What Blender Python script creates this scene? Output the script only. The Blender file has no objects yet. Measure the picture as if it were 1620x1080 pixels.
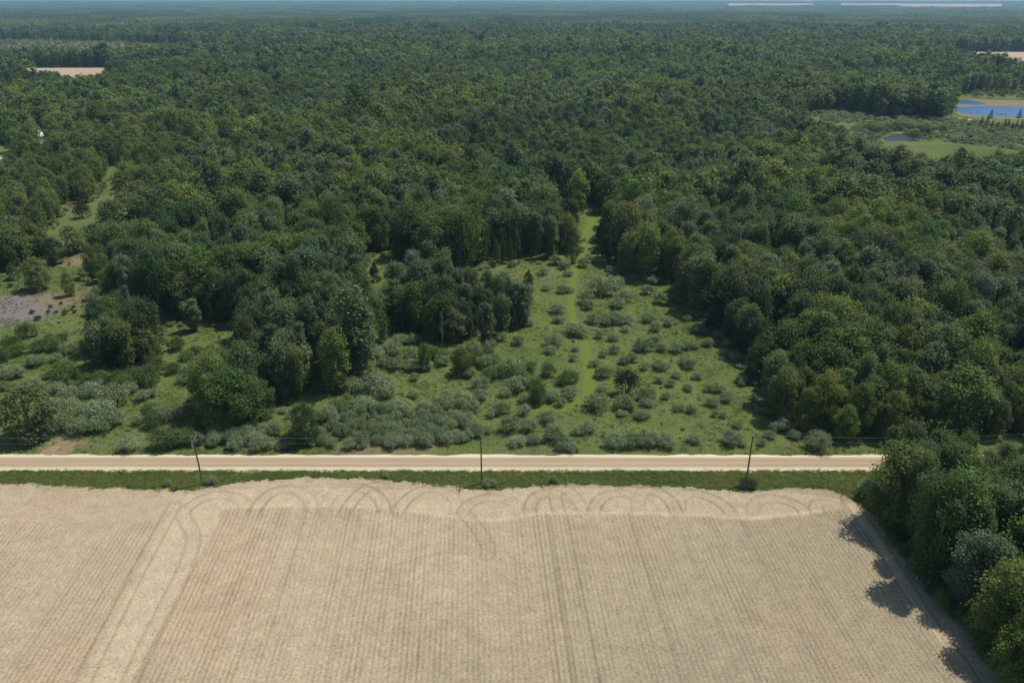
import bpy, math, random
import numpy as np
from math import radians, sin, cos, tan, atan, pi

# ------------------------------------------------------------------ camera, sky, sun, exposure
sc = bpy.context.scene
C = sc.collection
H = 85.0                 # drone height in metres
PITCH = radians(23.2)    # camera looks this far below the horizon
FPX = 1260.0             # focal length in photo pixels (1620 wide)
cam_d = bpy.data.cameras.new('camera'); cam = bpy.data.objects.new('camera', cam_d); C.objects.link(cam)
cam.location = (0, 0, H); cam.rotation_euler = (pi / 2 - PITCH, 0, 0)
cam_d.sensor_width = 36.0; cam_d.lens = FPX / 1620 * 36.0
cam_d.clip_start = 0.5; cam_d.clip_end = 60000
sc.camera = cam
SUN_EL, SUN_AZ = radians(63), radians(30)      # azimuth measured from +X towards +Y
w = bpy.data.worlds.new('World'); sc.world = w; w.use_nodes = True
nt = w.node_tree; nt.nodes.clear()
sky = nt.nodes.new('ShaderNodeTexSky'); sky.sky_type = 'NISHITA'; sky.sun_disc = False
sky.sun_elevation = SUN_EL; sky.sun_rotation = pi / 2 - SUN_AZ
sky.air_density = 1.0; sky.dust_density = 0.6; sky.ozone_density = 1.5
bg = nt.nodes.new('ShaderNodeBackground'); bg.inputs[1].default_value = 0.125
wo = nt.nodes.new('ShaderNodeOutputWorld')
nt.links.new(sky.outputs[0], bg.inputs[0]); nt.links.new(bg.outputs[0], wo.inputs[0])
sun_d = bpy.data.lights.new('sun', 'SUN'); sun_d.energy = 4.2; sun_d.angle = radians(0.55); sun_d.color = (1.0, 0.95, 0.87)
sun = bpy.data.objects.new('sun', sun_d); C.objects.link(sun)
sun.rotation_euler = (0, pi / 2 - SUN_EL, SUN_AZ); sun.location = (60, 40, 200)
vs = sc.view_settings
vs.view_transform = 'Standard'; vs.look = 'None'; vs.exposure = 0.0; vs.gamma = 1.0; vs.use_curve_mapping = False
sc.render.engine = 'CYCLES'
cy = sc.cycles
cy.max_bounces = 6; cy.diffuse_bounces = 3; cy.glossy_bounces = 2; cy.transmission_bounces = 4; cy.volume_bounces = 1; cy.transparent_max_bounces = 4
cy.use_denoising = True; cy.denoiser = 'OPENIMAGEDENOISE'; cy.denoising_input_passes = 'RGB_ALBEDO_NORMAL'; cy.denoising_prefilter = 'ACCURATE'
cy.caustics_reflective = False; cy.caustics_refractive = False
cy.sample_clamp_indirect = 4.0

# ------------------------------------------------------------------ helpers
rng = np.random.default_rng(7)
random.seed(7)

def terrain(x, y):
    d = np.hypot(x, y)
    t = np.clip((d - 6000) / 9500, 0, 1)
    return 46 * t * t * (3 - 2 * t)

def G(px, py):
    """photo pixel -> point on the flat ground"""
    a = PITCH + atan((py - 540) / FPX)
    d = H / tan(a)
    zc = d * cos(PITCH) + H * sin(PITCH)
    return ((px - 810) * zc / FPX, d)

def mpp(py):
    """metres per photo pixel on the ground at that row"""
    a = PITCH + atan((py - 540) / FPX)
    return (H / tan(a) * cos(PITCH) + H * sin(PITCH)) / FPX

def GP(pts): return np.array([G(*p) for p in pts])

def inside(P, poly):
    x, y = P[:, 0], P[:, 1]
    r = np.zeros(len(P), bool)
    n = len(poly)
    for i in range(n):
        x0, y0 = poly[i]; x1, y1 = poly[(i + 1) % n]
        if y0 == y1: continue
        c = ((y0 > y) != (y1 > y)) & (x < (x1 - x0) * (y - y0) / (y1 - y0) + x0)
        r ^= c
    return r

def vnoise(x, y, seed=0):
    """smooth value noise, 0..1, period one unit"""
    r = np.random.default_rng(1000 + seed); T = r.random((256, 256))
    xi = np.floor(x).astype(int); yi = np.floor(y).astype(int)
    fx = x - xi; fy = y - yi
    fx = fx * fx * (3 - 2 * fx); fy = fy * fy * (3 - 2 * fy)
    g = lambda i, j: T[i % 256, j % 256]
    return (g(xi, yi) * (1 - fx) + g(xi + 1, yi) * fx) * (1 - fy) + (g(xi, yi + 1) * (1 - fx) + g(xi + 1, yi + 1) * fx) * fy

def fbm(x, y, seed=0, o=3):
    s = 0; a = 1; t = 0
    for k in range(o):
        s = s + a * vnoise(x * 2 ** k, y * 2 ** k, seed + k); t += a; a *= .5
    return s / t

def mesh(name, V, F, mats=(), fmat=None, attrs=None, smooth=False):
    me = bpy.data.meshes.new(name)
    me.from_pydata(np.asarray(V, dtype=float).reshape(-1, 3).tolist(), [], [list(map(int, f)) for f in F] if not isinstance(F, np.ndarray) else F.tolist())
    for m in mats: me.materials.append(m)
    if fmat is not None: me.polygons.foreach_set('material_index', np.asarray(fmat, dtype=np.int32))
    for k, (dom, val) in (attrs or {}).items():
        a = me.attributes.new(k, 'FLOAT', dom); a.data.foreach_set('value', np.asarray(val, dtype=np.float32))
    if smooth: me.polygons.foreach_set('use_smooth', np.ones(len(me.polygons), bool))
    me.update()
    return me

def link(name, me, parent=None):
    o = bpy.data.objects.new(name, me); C.objects.link(o)
    if parent is not None: o.parent = parent
    return o

def tag(o, label, cat, group=None):
    o['label'] = label; o['category'] = cat
    if group: o['group'] = group
    return o

def struct(name, me):
    o = link(name, me); o['kind'] = 'structure'; return o

def empty(name, loc=(0, 0, 0), rz=0, s=1):
    o = bpy.data.objects.new(name, None); C.objects.link(o)
    o.location = loc; o.rotation_euler = (0, 0, rz)
    o.scale = s if hasattr(s, '__len__') else (s, s, s); o.empty_display_size = .3
    return o

class MB:
    """collects simple shapes into one mesh"""
    def __init__(s): s.V = []; s.F = []
    def add(s, V, F):
        n = len(s.V); s.V += [tuple(v) for v in V]; s.F += [[i + n for i in f] for f in F]; return s
    def box(s, x0, x1, y0, y1, z0, z1):
        V = [(x, y, z) for z in (z0, z1) for x, y in ((x0, y0), (x1, y0), (x1, y1), (x0, y1))]
        return s.add(V, [(3, 2, 1, 0), (4, 5, 6, 7), (0, 1, 5, 4), (1, 2, 6, 5), (2, 3, 7, 6), (3, 0, 4, 7)])
    def tube(s, pts, rad, n=6, cap=True):
        pts = [np.array(p, float) for p in pts]
        rad = rad if hasattr(rad, '__len__') else [rad] * len(pts)
        V = []; F = []
        for i, p in enumerate(pts):
            d = pts[min(i + 1, len(pts) - 1)] - pts[max(i - 1, 0)]; d = d / (np.linalg.norm(d) + 1e-9)
            a = np.cross(d, (0, 0, 1.0) if abs(d[2]) < .9 else (1.0, 0, 0)); a /= np.linalg.norm(a); b = np.cross(d, a)
            for k in range(n):
                t = 2 * pi * k / n; V.append(p + rad[i] * (a * cos(t) + b * sin(t)))
        for i in range(len(pts) - 1):
            for k in range(n):
                k2 = (k + 1) % n
                F.append((i * n + k, i * n + k2, (i + 1) * n + k2, (i + 1) * n + k))
        if cap: F.append(tuple(range(n))); F.append(tuple(range((len(pts) - 1) * n, len(pts) * n))[::-1])
        return s.add(V, F)
    def build(s, name, mat, parent=None, smooth=False):
        return link(name, mesh(name, s.V, s.F, [mat], smooth=smooth), parent)

# ------------------------------------------------------------------ material kit
class NT:
    def __init__(s, name):
        s.m = bpy.data.materials.new(name); s.m.use_nodes = True; s.t = s.m.node_tree; s.t.nodes.clear()
        s.out = s.n('ShaderNodeOutputMaterial')
    def n(s, typ, **kw):
        nd = s.t.nodes.new(typ)
        for k, v in kw.items(): setattr(nd, k, v)
        return nd
    def put(s, sock, v):
        if v is None: return
        if hasattr(v, 'is_output'): s.t.links.new(v, sock)
        elif hasattr(v, '__len__') and len(v) == 3 and sock.type == 'RGBA': sock.default_value = (*v, 1)
        else: sock.default_value = v
    def math(s, op, a, b=None, clamp=False):
        nd = s.n('ShaderNodeMath', operation=op, use_clamp=clamp); s.put(nd.inputs[0], a); s.put(nd.inputs[1], b); return nd.outputs[0]
    def mix(s, f, a, b, mode='MIX'):
        nd = s.n('ShaderNodeMix', data_type='RGBA', blend_type=mode); s.put(nd.inputs[0], f); s.put(nd.inputs[6], a); s.put(nd.inputs[7], b); return nd.outputs[2]
    def ramp(s, f, stops):
        nd = s.n('ShaderNodeValToRGB'); s.put(nd.inputs[0], f)
        e = nd.color_ramp.elements
        while len(e) < len(stops): e.new(.5)
        for i, (p, c) in enumerate(stops):
            e[i].position = p; e[i].color = (*c, 1) if hasattr(c, '__len__') else (c, c, c, 1)
        return nd.outputs[0]
    def rng(s, f, a, b, c=0., d=1.):
        nd = s.n('ShaderNodeMapRange'); nd.clamp = True
        for i, v in enumerate((f, a, b, c, d)): s.put(nd.inputs[i], v)
        return nd.outputs[0]
    def pos(s): return s.n('ShaderNodeNewGeometry').outputs['Position']
    def noise(s, vec, scale, detail=3, rough=.55, stretch=None):
        if stretch:
            mp = s.n('ShaderNodeMapping'); s.put(mp.inputs[0], vec); mp.inputs['Scale'].default_value = stretch; vec = mp.outputs[0]
        nd = s.n('ShaderNodeTexNoise'); s.put(nd.inputs['Vector'], vec)
        nd.inputs['Scale'].default_value = scale; nd.inputs['Detail'].default_value = detail; nd.inputs['Roughness'].default_value = rough
        return nd.outputs[0]
    def attr(s, name, typ='GEOMETRY', out='Fac'):
        nd = s.n('ShaderNodeAttribute'); nd.attribute_name = name; nd.attribute_type = typ; return nd.outputs[out]
    def bump(s, h, strength, dist):
        nd = s.n('ShaderNodeBump'); s.put(nd.inputs['Height'], h); nd.inputs['Strength'].default_value = strength; nd.inputs['Distance'].default_value = dist; return nd.outputs[0]
    def pbsdf(s, col, rough=.9, spec=.2, normal=None, metal=0):
        p = s.n('ShaderNodeBsdfPrincipled'); s.put(p.inputs['Base Color'], col); s.put(p.inputs['Roughness'], rough)
        p.inputs['Specular IOR Level'].default_value = spec; p.inputs['Metallic'].default_value = metal
        if normal is not None: s.put(p.inputs['Normal'], normal)
        return p.outputs[0]
    def done(s, sh): s.t.links.new(sh, s.out.inputs[0]); return s.m

def plain(name, col, rough=.8, spec=.3, var=.25, scale=3., metal=0):
    k = NT(name); n = k.noise(k.pos(), scale, 4)
    c = k.mix(n, tuple(x * (1 - var) for x in col), tuple(x * (1 + var) for x in col))
    return k.done(k.pbsdf(c, rough, spec, metal=metal))

def leaf_mat(name, trans=.42, pale=None, rough=.55, lo=.62, hi=1.4):
    k = NT(name)
    col = k.attr('tcol', 'INSTANCER', 'Color'); lv = k.attr('lv')
    v = k.rng(lv, 0, 1, lo, hi)
    c = k.mix(1.0, col, v, 'MULTIPLY')
    if pale: c = k.mix(k.rng(lv, .74, .84, 0, .6), c, pale)
    p = k.pbsdf(c, rough, .22)
    tr = k.n('ShaderNodeBsdfTranslucent')
    tc = k.mix(1.0, c, (1.25, 1.2, .55), 'MULTIPLY'); k.put(tr.inputs[0], tc)
    ms = k.n('ShaderNodeMixShader'); ms.inputs[0].default_value = trans
    k.t.links.new(p, ms.inputs[1]); k.t.links.new(tr.outputs[0], ms.inputs[2])
    return k.done(ms.outputs[0])

M_leaf = leaf_mat('leaves')
M_needle = leaf_mat('needles', trans=.12, rough=.7, lo=.6, hi=1.35)
M_olive = leaf_mat('silvery_leaves', trans=.25, pale=(.42, .43, .31), rough=.5, lo=.6, hi=1.25)
M_bark = plain('bark', (.17, .15, .12), .9, .2, .35, 2.)
M_palebark = plain('pale_bark', (.36, .34, .29), .85, .2, .35, 1.5)
M_twig = plain('grey_twigs', (.27, .25, .23), .9, .2, .2, 1.)

# ------------------------------------------------------------------ ground layout in photo pixels
FIELD_TOP = [(-700, 752), (-300, 760), (0, 763), (130, 768), (250, 773), (300, 775), (335, 769), (370, 762), (420, 757), (540, 756), (640, 760), (690, 766),
             (740, 771), (790, 773), (850, 767), (900, 765), (1000, 768), (1100, 771), (1175, 777), (1215, 773), (1260, 769), (1300, 771), (1335, 782), (1365, 802)]
FIELD_RIGHT = [(1410, 836), (1455, 882), (1512, 940), (1580, 1010), (1640, 1068), (1720, 1140), (1900, 1300)]
field_poly = GP(FIELD_TOP + FIELD_RIGHT + [(1900, 1700), (-900, 1700), (-1100, 1000)])

main_clear = GP([(-700, 721), (-700, 560), (-200, 470), (-60, 445), (0, 437), (45, 420), (88, 408), (84, 392), (60, 372), (92, 345), (90, 326), (138, 320), (156, 296), (170, 262), (202, 262),
    (202, 300), (198, 335), (186, 378), (156, 412), (146, 446), (178, 476), (238, 492), (300, 512), (384, 515), (392, 545), (386, 600), (328, 628), (322, 664), (372, 672),
    (432, 666), (448, 640), (525, 628), (572, 602), (592, 560), (586, 520), (572, 478), (556, 440), (572, 405), (640, 400), (668, 424), (692, 432), (730, 428), (790, 420),
    (850, 412), (905, 403), (910, 380), (868, 375), (862, 345), (880, 333), (940, 331), (972, 341), (956, 370), (946, 396), (950, 414), (1000, 438), (1080, 446),
    (1086, 488), (1126, 502), (1158, 530), (1178, 566), (1190, 596), (1210, 630), (1236, 666), (1290, 694), (1330, 700), (1500, 700), (2200, 700), (2200, 721)])
mid_clump = GP([(612, 512), (650, 532), (690, 548), (730, 545), (772, 556), (782, 532), (826, 528), (832, 498), (802, 482), (762, 488), (722, 476), (672, 458), (632, 478)])
grove_w = GP([(128, 590), (170, 600), (236, 590), (244, 560), (236, 525), (205, 515), (160, 548)])
front_wood = GP([(1392, 774), (1640, 770), (2300, 770), (2300, 1800), (1950, 1500), (1690, 1200), (1590, 1080), (1534, 1012), (1470, 945), (1422, 882), (1390, 836), (1376, 796)])
far_clear = [GP(p) for p in (
    [(22, 107), (175, 106.5), (174, 118), (168, 138), (98, 142), (60, 132), (22, 118)],
    [(-200, 68), (0, 66), (60, 64), (140, 66), (240, 71), (345, 73), (300, 82), (225, 92), (130, 96), (0, 95), (-200, 95)],
    [(1488, 82), (1560, 82), (1760, 83), (1760, 124), (1590, 122), (1562, 108), (1505, 92)],
    [(1268, 181), (1330, 175), (1392, 186), (1480, 189), (1500, 186), (1512, 150), (1580, 148), (1760, 150), (1760, 290), (1540, 290), (1420, 292), (1394, 295), (1354, 282), (1332, 255), (1294, 228), (1264, 212)],
    [(-120, 226), (12, 229), (22, 233), (20, 246), (14, 268), (0, 300), (-120, 300)],
    [(57, 204), (77, 204), (79, 268), (60, 268)],
    [(866, 128), (912, 127), (908, 150), (872, 150)],
    [(1048, 129), (1082, 129), (1080, 146), (1052, 146)],
    [(405, 124), (445, 124), (440, 140), (410, 140)])]
sparse = [GP(p) for p in (
    [(1325, 108), (1480, 120), (1590, 126), (1760, 134), (1760, 168), (1500, 168), (1440, 166), (1385, 160), (1340, 140)],
    [(-200, 40), (120, 50), (400, 60), (460, 80), (300, 75), (-200, 68)])]

# ------------------------------------------------------------------ ground sheet
def soft_blob(k, P, px, py, r, nz):
    x, y = G(px, py)
    nd = k.n('ShaderNodeVectorMath', operation='DISTANCE'); k.put(nd.inputs[0], P); nd.inputs[1].default_value = (x, y, 0)
    d = k.math('ADD', nd.outputs['Value'], k.math('MULTIPLY', k.math('SUBTRACT', nz, .5), r * 1.6))
    return k.rng(d, r * .45, r * 1.1, 1, 0)

k = NT('meadow_grass'); P = k.pos()
big = k.noise(P, .03, 4); mid = k.noise(P, .16, 4, .6); fine = k.noise(P, 1.7, 4, .65); tuft = k.noise(P, .62, 3, .6)
c = k.ramp(k.math('ADD', k.math('MULTIPLY', big, .5), k.math('MULTIPLY', mid, .5)), [(.34, (.062, .095, .023)), (.46, (.095, .14, .027)), (.55, (.118, .158, .031)), (.68, (.138, .148, .046))])
c = k.mix(k.rng(tuft, .42, .72), c, k.mix(.65, c, (.15, .145, .075)))
c = k.mix(k.rng(k.noise(P, .055, 4, .65), .52, .68, 0, .45), c, (.165, .15, .085)); c = k.mix(k.rng(k.noise(P, .09, 4, .65), .54, .66, 0, .75), c, (.06, .092, .025))
c = k.mix(1.0, c, k.ramp(fine, [(.3, .52), (.52, 1.0), (.75, 1.3)]), 'MULTIPLY')
nz = k.noise(P, .14, 4, .65)
for px, py, r, colr, s in ((30, 488, 17, (.19, .165, .15), .95), (110, 470, 12, (.2, .16, .085), .75), (145, 400, 11, (.23, .165, .085), .9), (120, 412, 8, (.23, .17, .09), .8), (200, 418, 6, (.22, .165, .1), .8),
                           (600, 711, 6, (.19, .155, .085), .8), (660, 710, 6, (.19, .155, .085), .8), (560, 712, 5, (.18, .15, .085), .8), (210, 452, 16, (.19, .16, .085), .6),
                           (95, 712, 5, (.26, .19, .11), .9), (100, 700, 3, (.26, .19, .11), .8), (108, 693, 3, (.25, .19, .11), .7), (300, 712, 14, (.085, .12, .03), .4), (80, 330, 20, (.19, .16, .085), .5)):
    c = k.mix(k.math('MULTIPLY', soft_blob(k, P, px, py, r, nz), s), c, k.mix(fine, tuple(v * .7 for v in colr), tuple(v * 1.3 for v in colr)))
M_meadow = k.done(k.pbsdf(c, .95, .1, k.bump(k.math('ADD', fine, k.math('MULTIPLY', tuft, 1.5)), .8, .35)))

def polar_ground():
    rad = np.concatenate([[0.0], np.geomspace(12, 24000, 70)]); nb = 144
    V = [(0, 0, 0)]; F = []
    for r in rad[1:]:
        for j in range(nb):
            t = 2 * pi * j / nb; x, y = r * sin(t), r * cos(t); V.append((x, y, float(terrain(x, y))))
    for j in range(nb): F.append((0, 1 + (j + 1) % nb, 1 + j))
    for i in range(len(rad) - 2):
        for j in range(nb):
            a = 1 + i * nb; b = a + nb; j2 = (j + 1) % nb
            F.append((a + j, a + j2, b + j2, b + j))
    return mesh('ground', V, F, [M_meadow], smooth=True)
struct('ground', polar_ground())

def sheet(name, poly, mat, z=.02, cell=None, jit=0.):
    """flat polygon sheet with an uneven edge"""
    P = []
    n = len(poly)
    for i in range(n):
        a, b = np.array(poly[i]), np.array(poly[(i + 1) % n]); L = np.linalg.norm(b - a)
        m = max(1, int(L / (cell or 1e9)))
        for j in range(m):
            p = a + (b - a) * j / m
            if jit: p = p + rng.normal(0, jit, 2)
            P.append(p)
    V = [(p[0], p[1], float(terrain(p[0], p[1])) + z) for p in P]
    return struct(name, mesh(name, V, [list(range(len(V)))], [mat]))

# ------------------------------------------------------------------ bare field with planted rows
ROW_A = -3.1 * pi / 180
uu = np.array([cos(ROW_A), -sin(ROW_A)]); vv = np.array([sin(ROW_A), cos(ROW_A)])
k = NT('field_soil'); P = k.pos()
big = k.noise(P, .035, 4, .6); mid = k.noise(P, .35, 4, .6); fine = k.noise(P, 3.2, 5, .7); crumb = k.noise(P, 9., 3, .7)
red = k.noise(P, .05, 3, .5, (1, .35, 1))
c = k.ramp(big, [(.3, (.40, .318, .20)), (.5, (.44, .355, .224)), (.7, (.48, .39, .25))])
c = k.mix(k.rng(red, .52, .7, 0, .55), c, (.47, .315, .2))
c = k.mix(k.attr('grey'), c, (.315, .262, .17))
c = k.mix(k.math('MULTIPLY', k.attr('pale'), .75), c, (.52, .42, .275))
c = k.mix(1.0, c, k.ramp(mid, [(.25, .88), (.75, 1.12)]), 'MULTIPLY')
c = k.mix(1.0, c, k.ramp(fine, [(.28, .5), (.5, .94), (.76, 1.3)]), 'MULTIPLY')
rw = k.math('MULTIPLY', k.attr('row'), k.rng(k.noise(P, .25, 3, .6, (1.6, .3, 1)), .3, .7, .35, 1.0))
c = k.mix(rw, c, k.mix(1.0, c, (.6, .58, .55), 'MULTIPLY'))
c = k.mix(k.math('MULTIPLY', k.attr('track'), .9), c, k.mix(1.0, c, (.56, .54, .52), 'MULTIPLY'))
M_field = k.done(k.pbsdf(c, 1.0, .05, k.bump(k.math('ADD', fine, k.math('MULTIPLY', crumb, .5)), .7, .09)))

def arc_tracks():
    """tractor turning loops on the headland, as ground polylines"""
    L = []
    for cx, wd, top in ((337, 96, 783), (447, 90, 774), (577, 64, 768), (560, 96, 771), (675, 93, 773), (778, 92, 788), (883, 88, 781), (985, 92, 781), (1117, 78, 781), (1232, 82, 789), (1317, 45, 796), (905, 40, 772), (1040, 60, 776)):
        x0, yb = G(cx - wd / 2, 812); x1, _ = G(cx + wd / 2, 812); xc = (x0 + x1) / 2; rx = (x1 - x0) / 2; yt = G(cx, top)[1]; ry = yt - yb
        sk = random.uniform(-.25, .25)
        t = np.linspace(-.02 * pi, 1.02 * pi, 70)
        L.append(np.stack([xc + rx * np.cos(t) * (1 + .06 * np.sin(t * 2)) + sk * ry * np.sin(t), yb + ry * np.sin(t)], 1))
    L.append(GP([(290, 808), (291, 818), (296, 828), (302, 837), (306, 848), (305, 862), (299, 880), (286, 912), (262, 960), (222, 1040), (205, 1080), (185, 1120)]))
    L.append(GP([(276, 800), (245, 855), (218, 905), (190, 960), (160, 1020), (130, 1080), (110, 1120)]))
    L.append(GP([(735, 812), (758, 840), (772, 865), (770, 880)])); L.append(GP([(1340, 790), (1385, 850), (1420, 905), (1465, 975), (1520, 1050), (1560, 1110)]))
    return L

def polydist(Q, pl):
    d = np.full(len(Q), 1e9)
    for i in range(len(pl) - 1):
        a, b = pl[i], pl[i + 1]; ab = b - a; t = np.clip(((Q - a) @ ab) / (ab @ ab), 0, 1)
        d = np.minimum(d, np.hypot(*(Q - (a + t[:, None] * ab)).T))
    return d

def build_field():
    du, dv = .19, .42
    us = np.arange(-150, 110, du); vs_ = np.arange(40, 140, dv)
    U, W = np.meshgrid(us, vs_); Q = U.reshape(-1, 1) * uu + W.reshape(-1, 1) * vv
    ins = inside(Q + np.stack([(fbm(Q[:, 0] * .8, Q[:, 1] * .8, 3) - .5) * 1.2, (fbm(Q[:, 0] * .5, Q[:, 1] * .5, 9) - .5) * 2.2], 1), field_poly).reshape(U.shape)
    keep = ins[:-1, :-1] & ins[1:, :-1] & ins[:-1, 1:] & ins[1:, 1:]
    nx = len(us); I = np.arange(U.size).reshape(U.shape)
    F = np.stack([I[:-1, :-1][keep], I[:-1, 1:][keep], I[1:, 1:][keep], I[1:, :-1][keep]], 1)
    used = np.unique(F); mp = np.full(U.size, -1); mp[used] = np.arange(len(used)); F = mp[F]; Q = Q[used]; u = U.ravel()[used]
    rows_main = GP([(352, 806), (420, 802), (540, 801), (640, 808), (740, 822), (790, 825), (860, 813), (1000, 813), (1100, 816), (1190, 822), (1290, 812), (1330, 806), (1372, 840), (1420, 905), (1460, 960), (1600, 1120), (1900, 1700), (-100, 1700), (205, 1080), (250, 1000), (335, 845)])
    rows_left = GP([(-900, 826), (0, 826), (170, 826), (258, 822), (150, 1020), (112, 1080), (-300, 1700), (-1500, 1700)])
    rmain, rleft = inside(Q, rows_main), inside(Q, rows_left)
    lane = GP([(268, 812), (300, 780), (420, 770), (640, 775), (640, 803), (430, 800), (352, 806), (335, 845), (250, 1000), (205, 1080), (-100, 1700), (-300, 1700), (130, 1080), (160, 1020)])
    lane2 = GP([(640, 770), (900, 772), (1250, 778), (1330, 790), (1330, 806), (1290, 812), (1190, 822), (1000, 812), (860, 812), (790, 822), (640, 805)])
    pale = inside(Q, lane) * .75 + inside(Q, lane2) * .4
    edge_pale = polydist(Q, GP([(1345, 800), (1385, 855), (1420, 910), (1450, 960), (1500, 1030)])); pale = np.maximum(pale, np.clip(1 - edge_pale / 1.6, 0, 1))
    hd = polydist(Q, GP([(345, 801), (540, 800), (640, 807), (740, 821), (790, 823), (860, 811), (1000, 812), (1100, 815), (1190, 820), (1300, 808)])); pale = np.maximum(pale, np.clip(1.2 - hd / .8, 0, 1))
    wob = .05 * np.sin(Q[:, 1] * .11) + .12 * (fbm(Q[:, 0] * .05, Q[:, 1] * .05, 5) - .5)
    ph = (u + wob) / .78
    prof = np.cos(2 * pi * ph)
    amp = rmain * 1.0 + rleft * .85
    # rows of one pass differ a little from those of the next
    strip = np.floor(ph / 6).astype(int); sv = np.random.default_rng(3).random(400)[strip % 400]
    rowi = np.floor(ph + .5).astype(int); rv = np.random.default_rng(4).random(997)[rowi % 997]
    amp = amp * (.45 + .55 * sv) * (.6 + .6 * rv)
    headrow = (~rmain) & (~rleft) & (Q[:, 0] < G(270, 800)[0])
    hr = np.cos(2 * pi * Q[:, 1] / .78 + .5 * np.sin(Q[:, 0] * .05)) * headrow * .5
    row = np.clip(.5 + .5 * prof, 0, 1) ** 2.0 * amp * 1.1 + np.clip(hr, 0, 1) * .6
    tr = np.zeros(len(Q))
    for j, pl in enumerate(arc_tracks()):
        bb = (Q[:, 0] > pl[:, 0].min() - 3) & (Q[:, 0] < pl[:, 0].max() + 3) & (Q[:, 1] > pl[:, 1].min() - 3) & (Q[:, 1] < pl[:, 1].max() + 3)
        idx = np.nonzero(bb)[0]; d = polydist(Q[idx], pl)
        e = np.exp(-((d - 1.15) / .26) ** 2) + .15 * np.exp(-(d / .8) ** 2)
        if j >= 13: e *= .7
        else: e *= np.clip((Q[idx, 1] - G(810, 818)[1]) / 2.0, 0, 1) * (.45 + .55 * np.clip(.5 + (random.choice((-1, 1)) * (Q[idx, 0] - pl[:, 0].mean()) / 6), 0, 1))
        e *= .55 + .6 * fbm(Q[idx, 0] * .5, Q[idx, 1] * .5, 21)
        tr[idx] = np.maximum(tr[idx], e)
    for xpx, s in ((873, .5), (905, .45), (560, .3), (1010, .35), (1085, .3), (470, .25), (1190, .3)):   # deeper wheel rows running up the field
        x0, y0 = G(xpx, 860); u0 = np.array([x0, y0]) @ uu
        tr = np.maximum(tr, np.exp(-((u - u0) / .3) ** 2) * s * rmain)
    # an old diagonal track
    d = polydist(Q, GP([(600, 905), (640, 890), (700, 875), (775, 878)])); tr = np.maximum(tr, np.exp(-(d / .3) ** 2) * .35)
    grey = np.clip((fbm(Q[:, 0] * .02, Q[:, 1] * .02, 31) - .45) * 1.8 + np.clip(Q[:, 0] / 70, 0, .7) * .8, 0, .75) * (1 - np.clip(pale, 0, 1) * .6)
    z = .06 + .035 * prof * amp * .5 - .05 * np.clip(tr, 0, 1) + .05 * (fbm(Q[:, 0] * .9, Q[:, 1] * .9, 41) - .5) + .25 * (fbm(Q[:, 0] * .03, Q[:, 1] * .03, 43) - .3)
    z = np.maximum(z, .03)
    V = np.column_stack([Q, z])
    return mesh('field', V, F, [M_field], attrs={'row': ('POINT', row), 'track': ('POINT', np.clip(tr, 0, 1)), 'pale': ('POINT', np.clip(pale, 0, 1)), 'grey': ('POINT', grey)}, smooth=True)
struct('field', build_field())

# ------------------------------------------------------------------ gravel road
RY0, RY1 = G(810, 746)[1], G(810, 719.5)[1]; RC = (RY0 + RY1) / 2; RW = RY1 - RY0
k = NT('gravel_road'); P = k.pos()
sep = k.n('ShaderNodeSeparateXYZ'); k.put(sep.inputs[0], P)
n1 = k.noise(P, .5, 4, .6, (.12, 1, 1)); fine = k.noise(P, 5, 4, .7); lng = k.noise(P, .9, 3, .5, (.03, 1, 1))
d = k.math('ADD', k.math('DIVIDE', k.math('SUBTRACT', sep.outputs[1], RC), RW / 2), k.math('MULTIPLY', k.math('SUBTRACT', n1, .5), .16))
t = k.math('MULTIPLY', k.math('ADD', d, 1), .5)
c = k.ramp(t, [(.02, (.60, .53, .37)), (.13, (.60, .52, .35)), (.24, (.48, .385, .245)), (.30, (.34, .255, .155)), (.42, (.38, .29, .18)), (.5, (.41, .315, .20)), (.62, (.335, .25, .15)), (.70, (.39, .30, .19)), (.79, (.37, .285, .18)), (.84, (.55, .47, .31)), (.95, (.63, .56, .40))])
c = k.mix(1.0, c, k.ramp(lng, [(.3, .92), (.7, 1.08)]), 'MULTIPLY'); c = k.mix(1.0, c, k.ramp(fine, [(.3, .82), (.7, 1.16)]), 'MULTIPLY')
M_road = k.done(k.pbsdf(c, .95, .1, k.bump(fine, .5, .05)))
xs = np.arange(-420, 421, 1.5); prof = [(-1, .02), (-.8, .09), (-.4, .16), (0, .2), (.4, .16), (.8, .09), (1, .02)]
V = []; F = []
for i, x in enumerate(xs):
    for j, (q, z) in enumerate(prof):
        e = float(fbm(np.array([x * .35]), np.array([j * 7.3]), 50)[0] - .5) * (1.3 if j in (0, 6) else 0)
        V.append((x, RC + q * RW / 2 + e, z))
m = len(prof)
for i in range(len(xs) - 1):
    for j in range(m - 1): F.append((i * m + j, i * m + m + j, i * m + m + j + 1, i * m + j + 1))
struct('gravel_road', mesh('gravel_road', V, F, [M_road], smooth=True))

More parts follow.
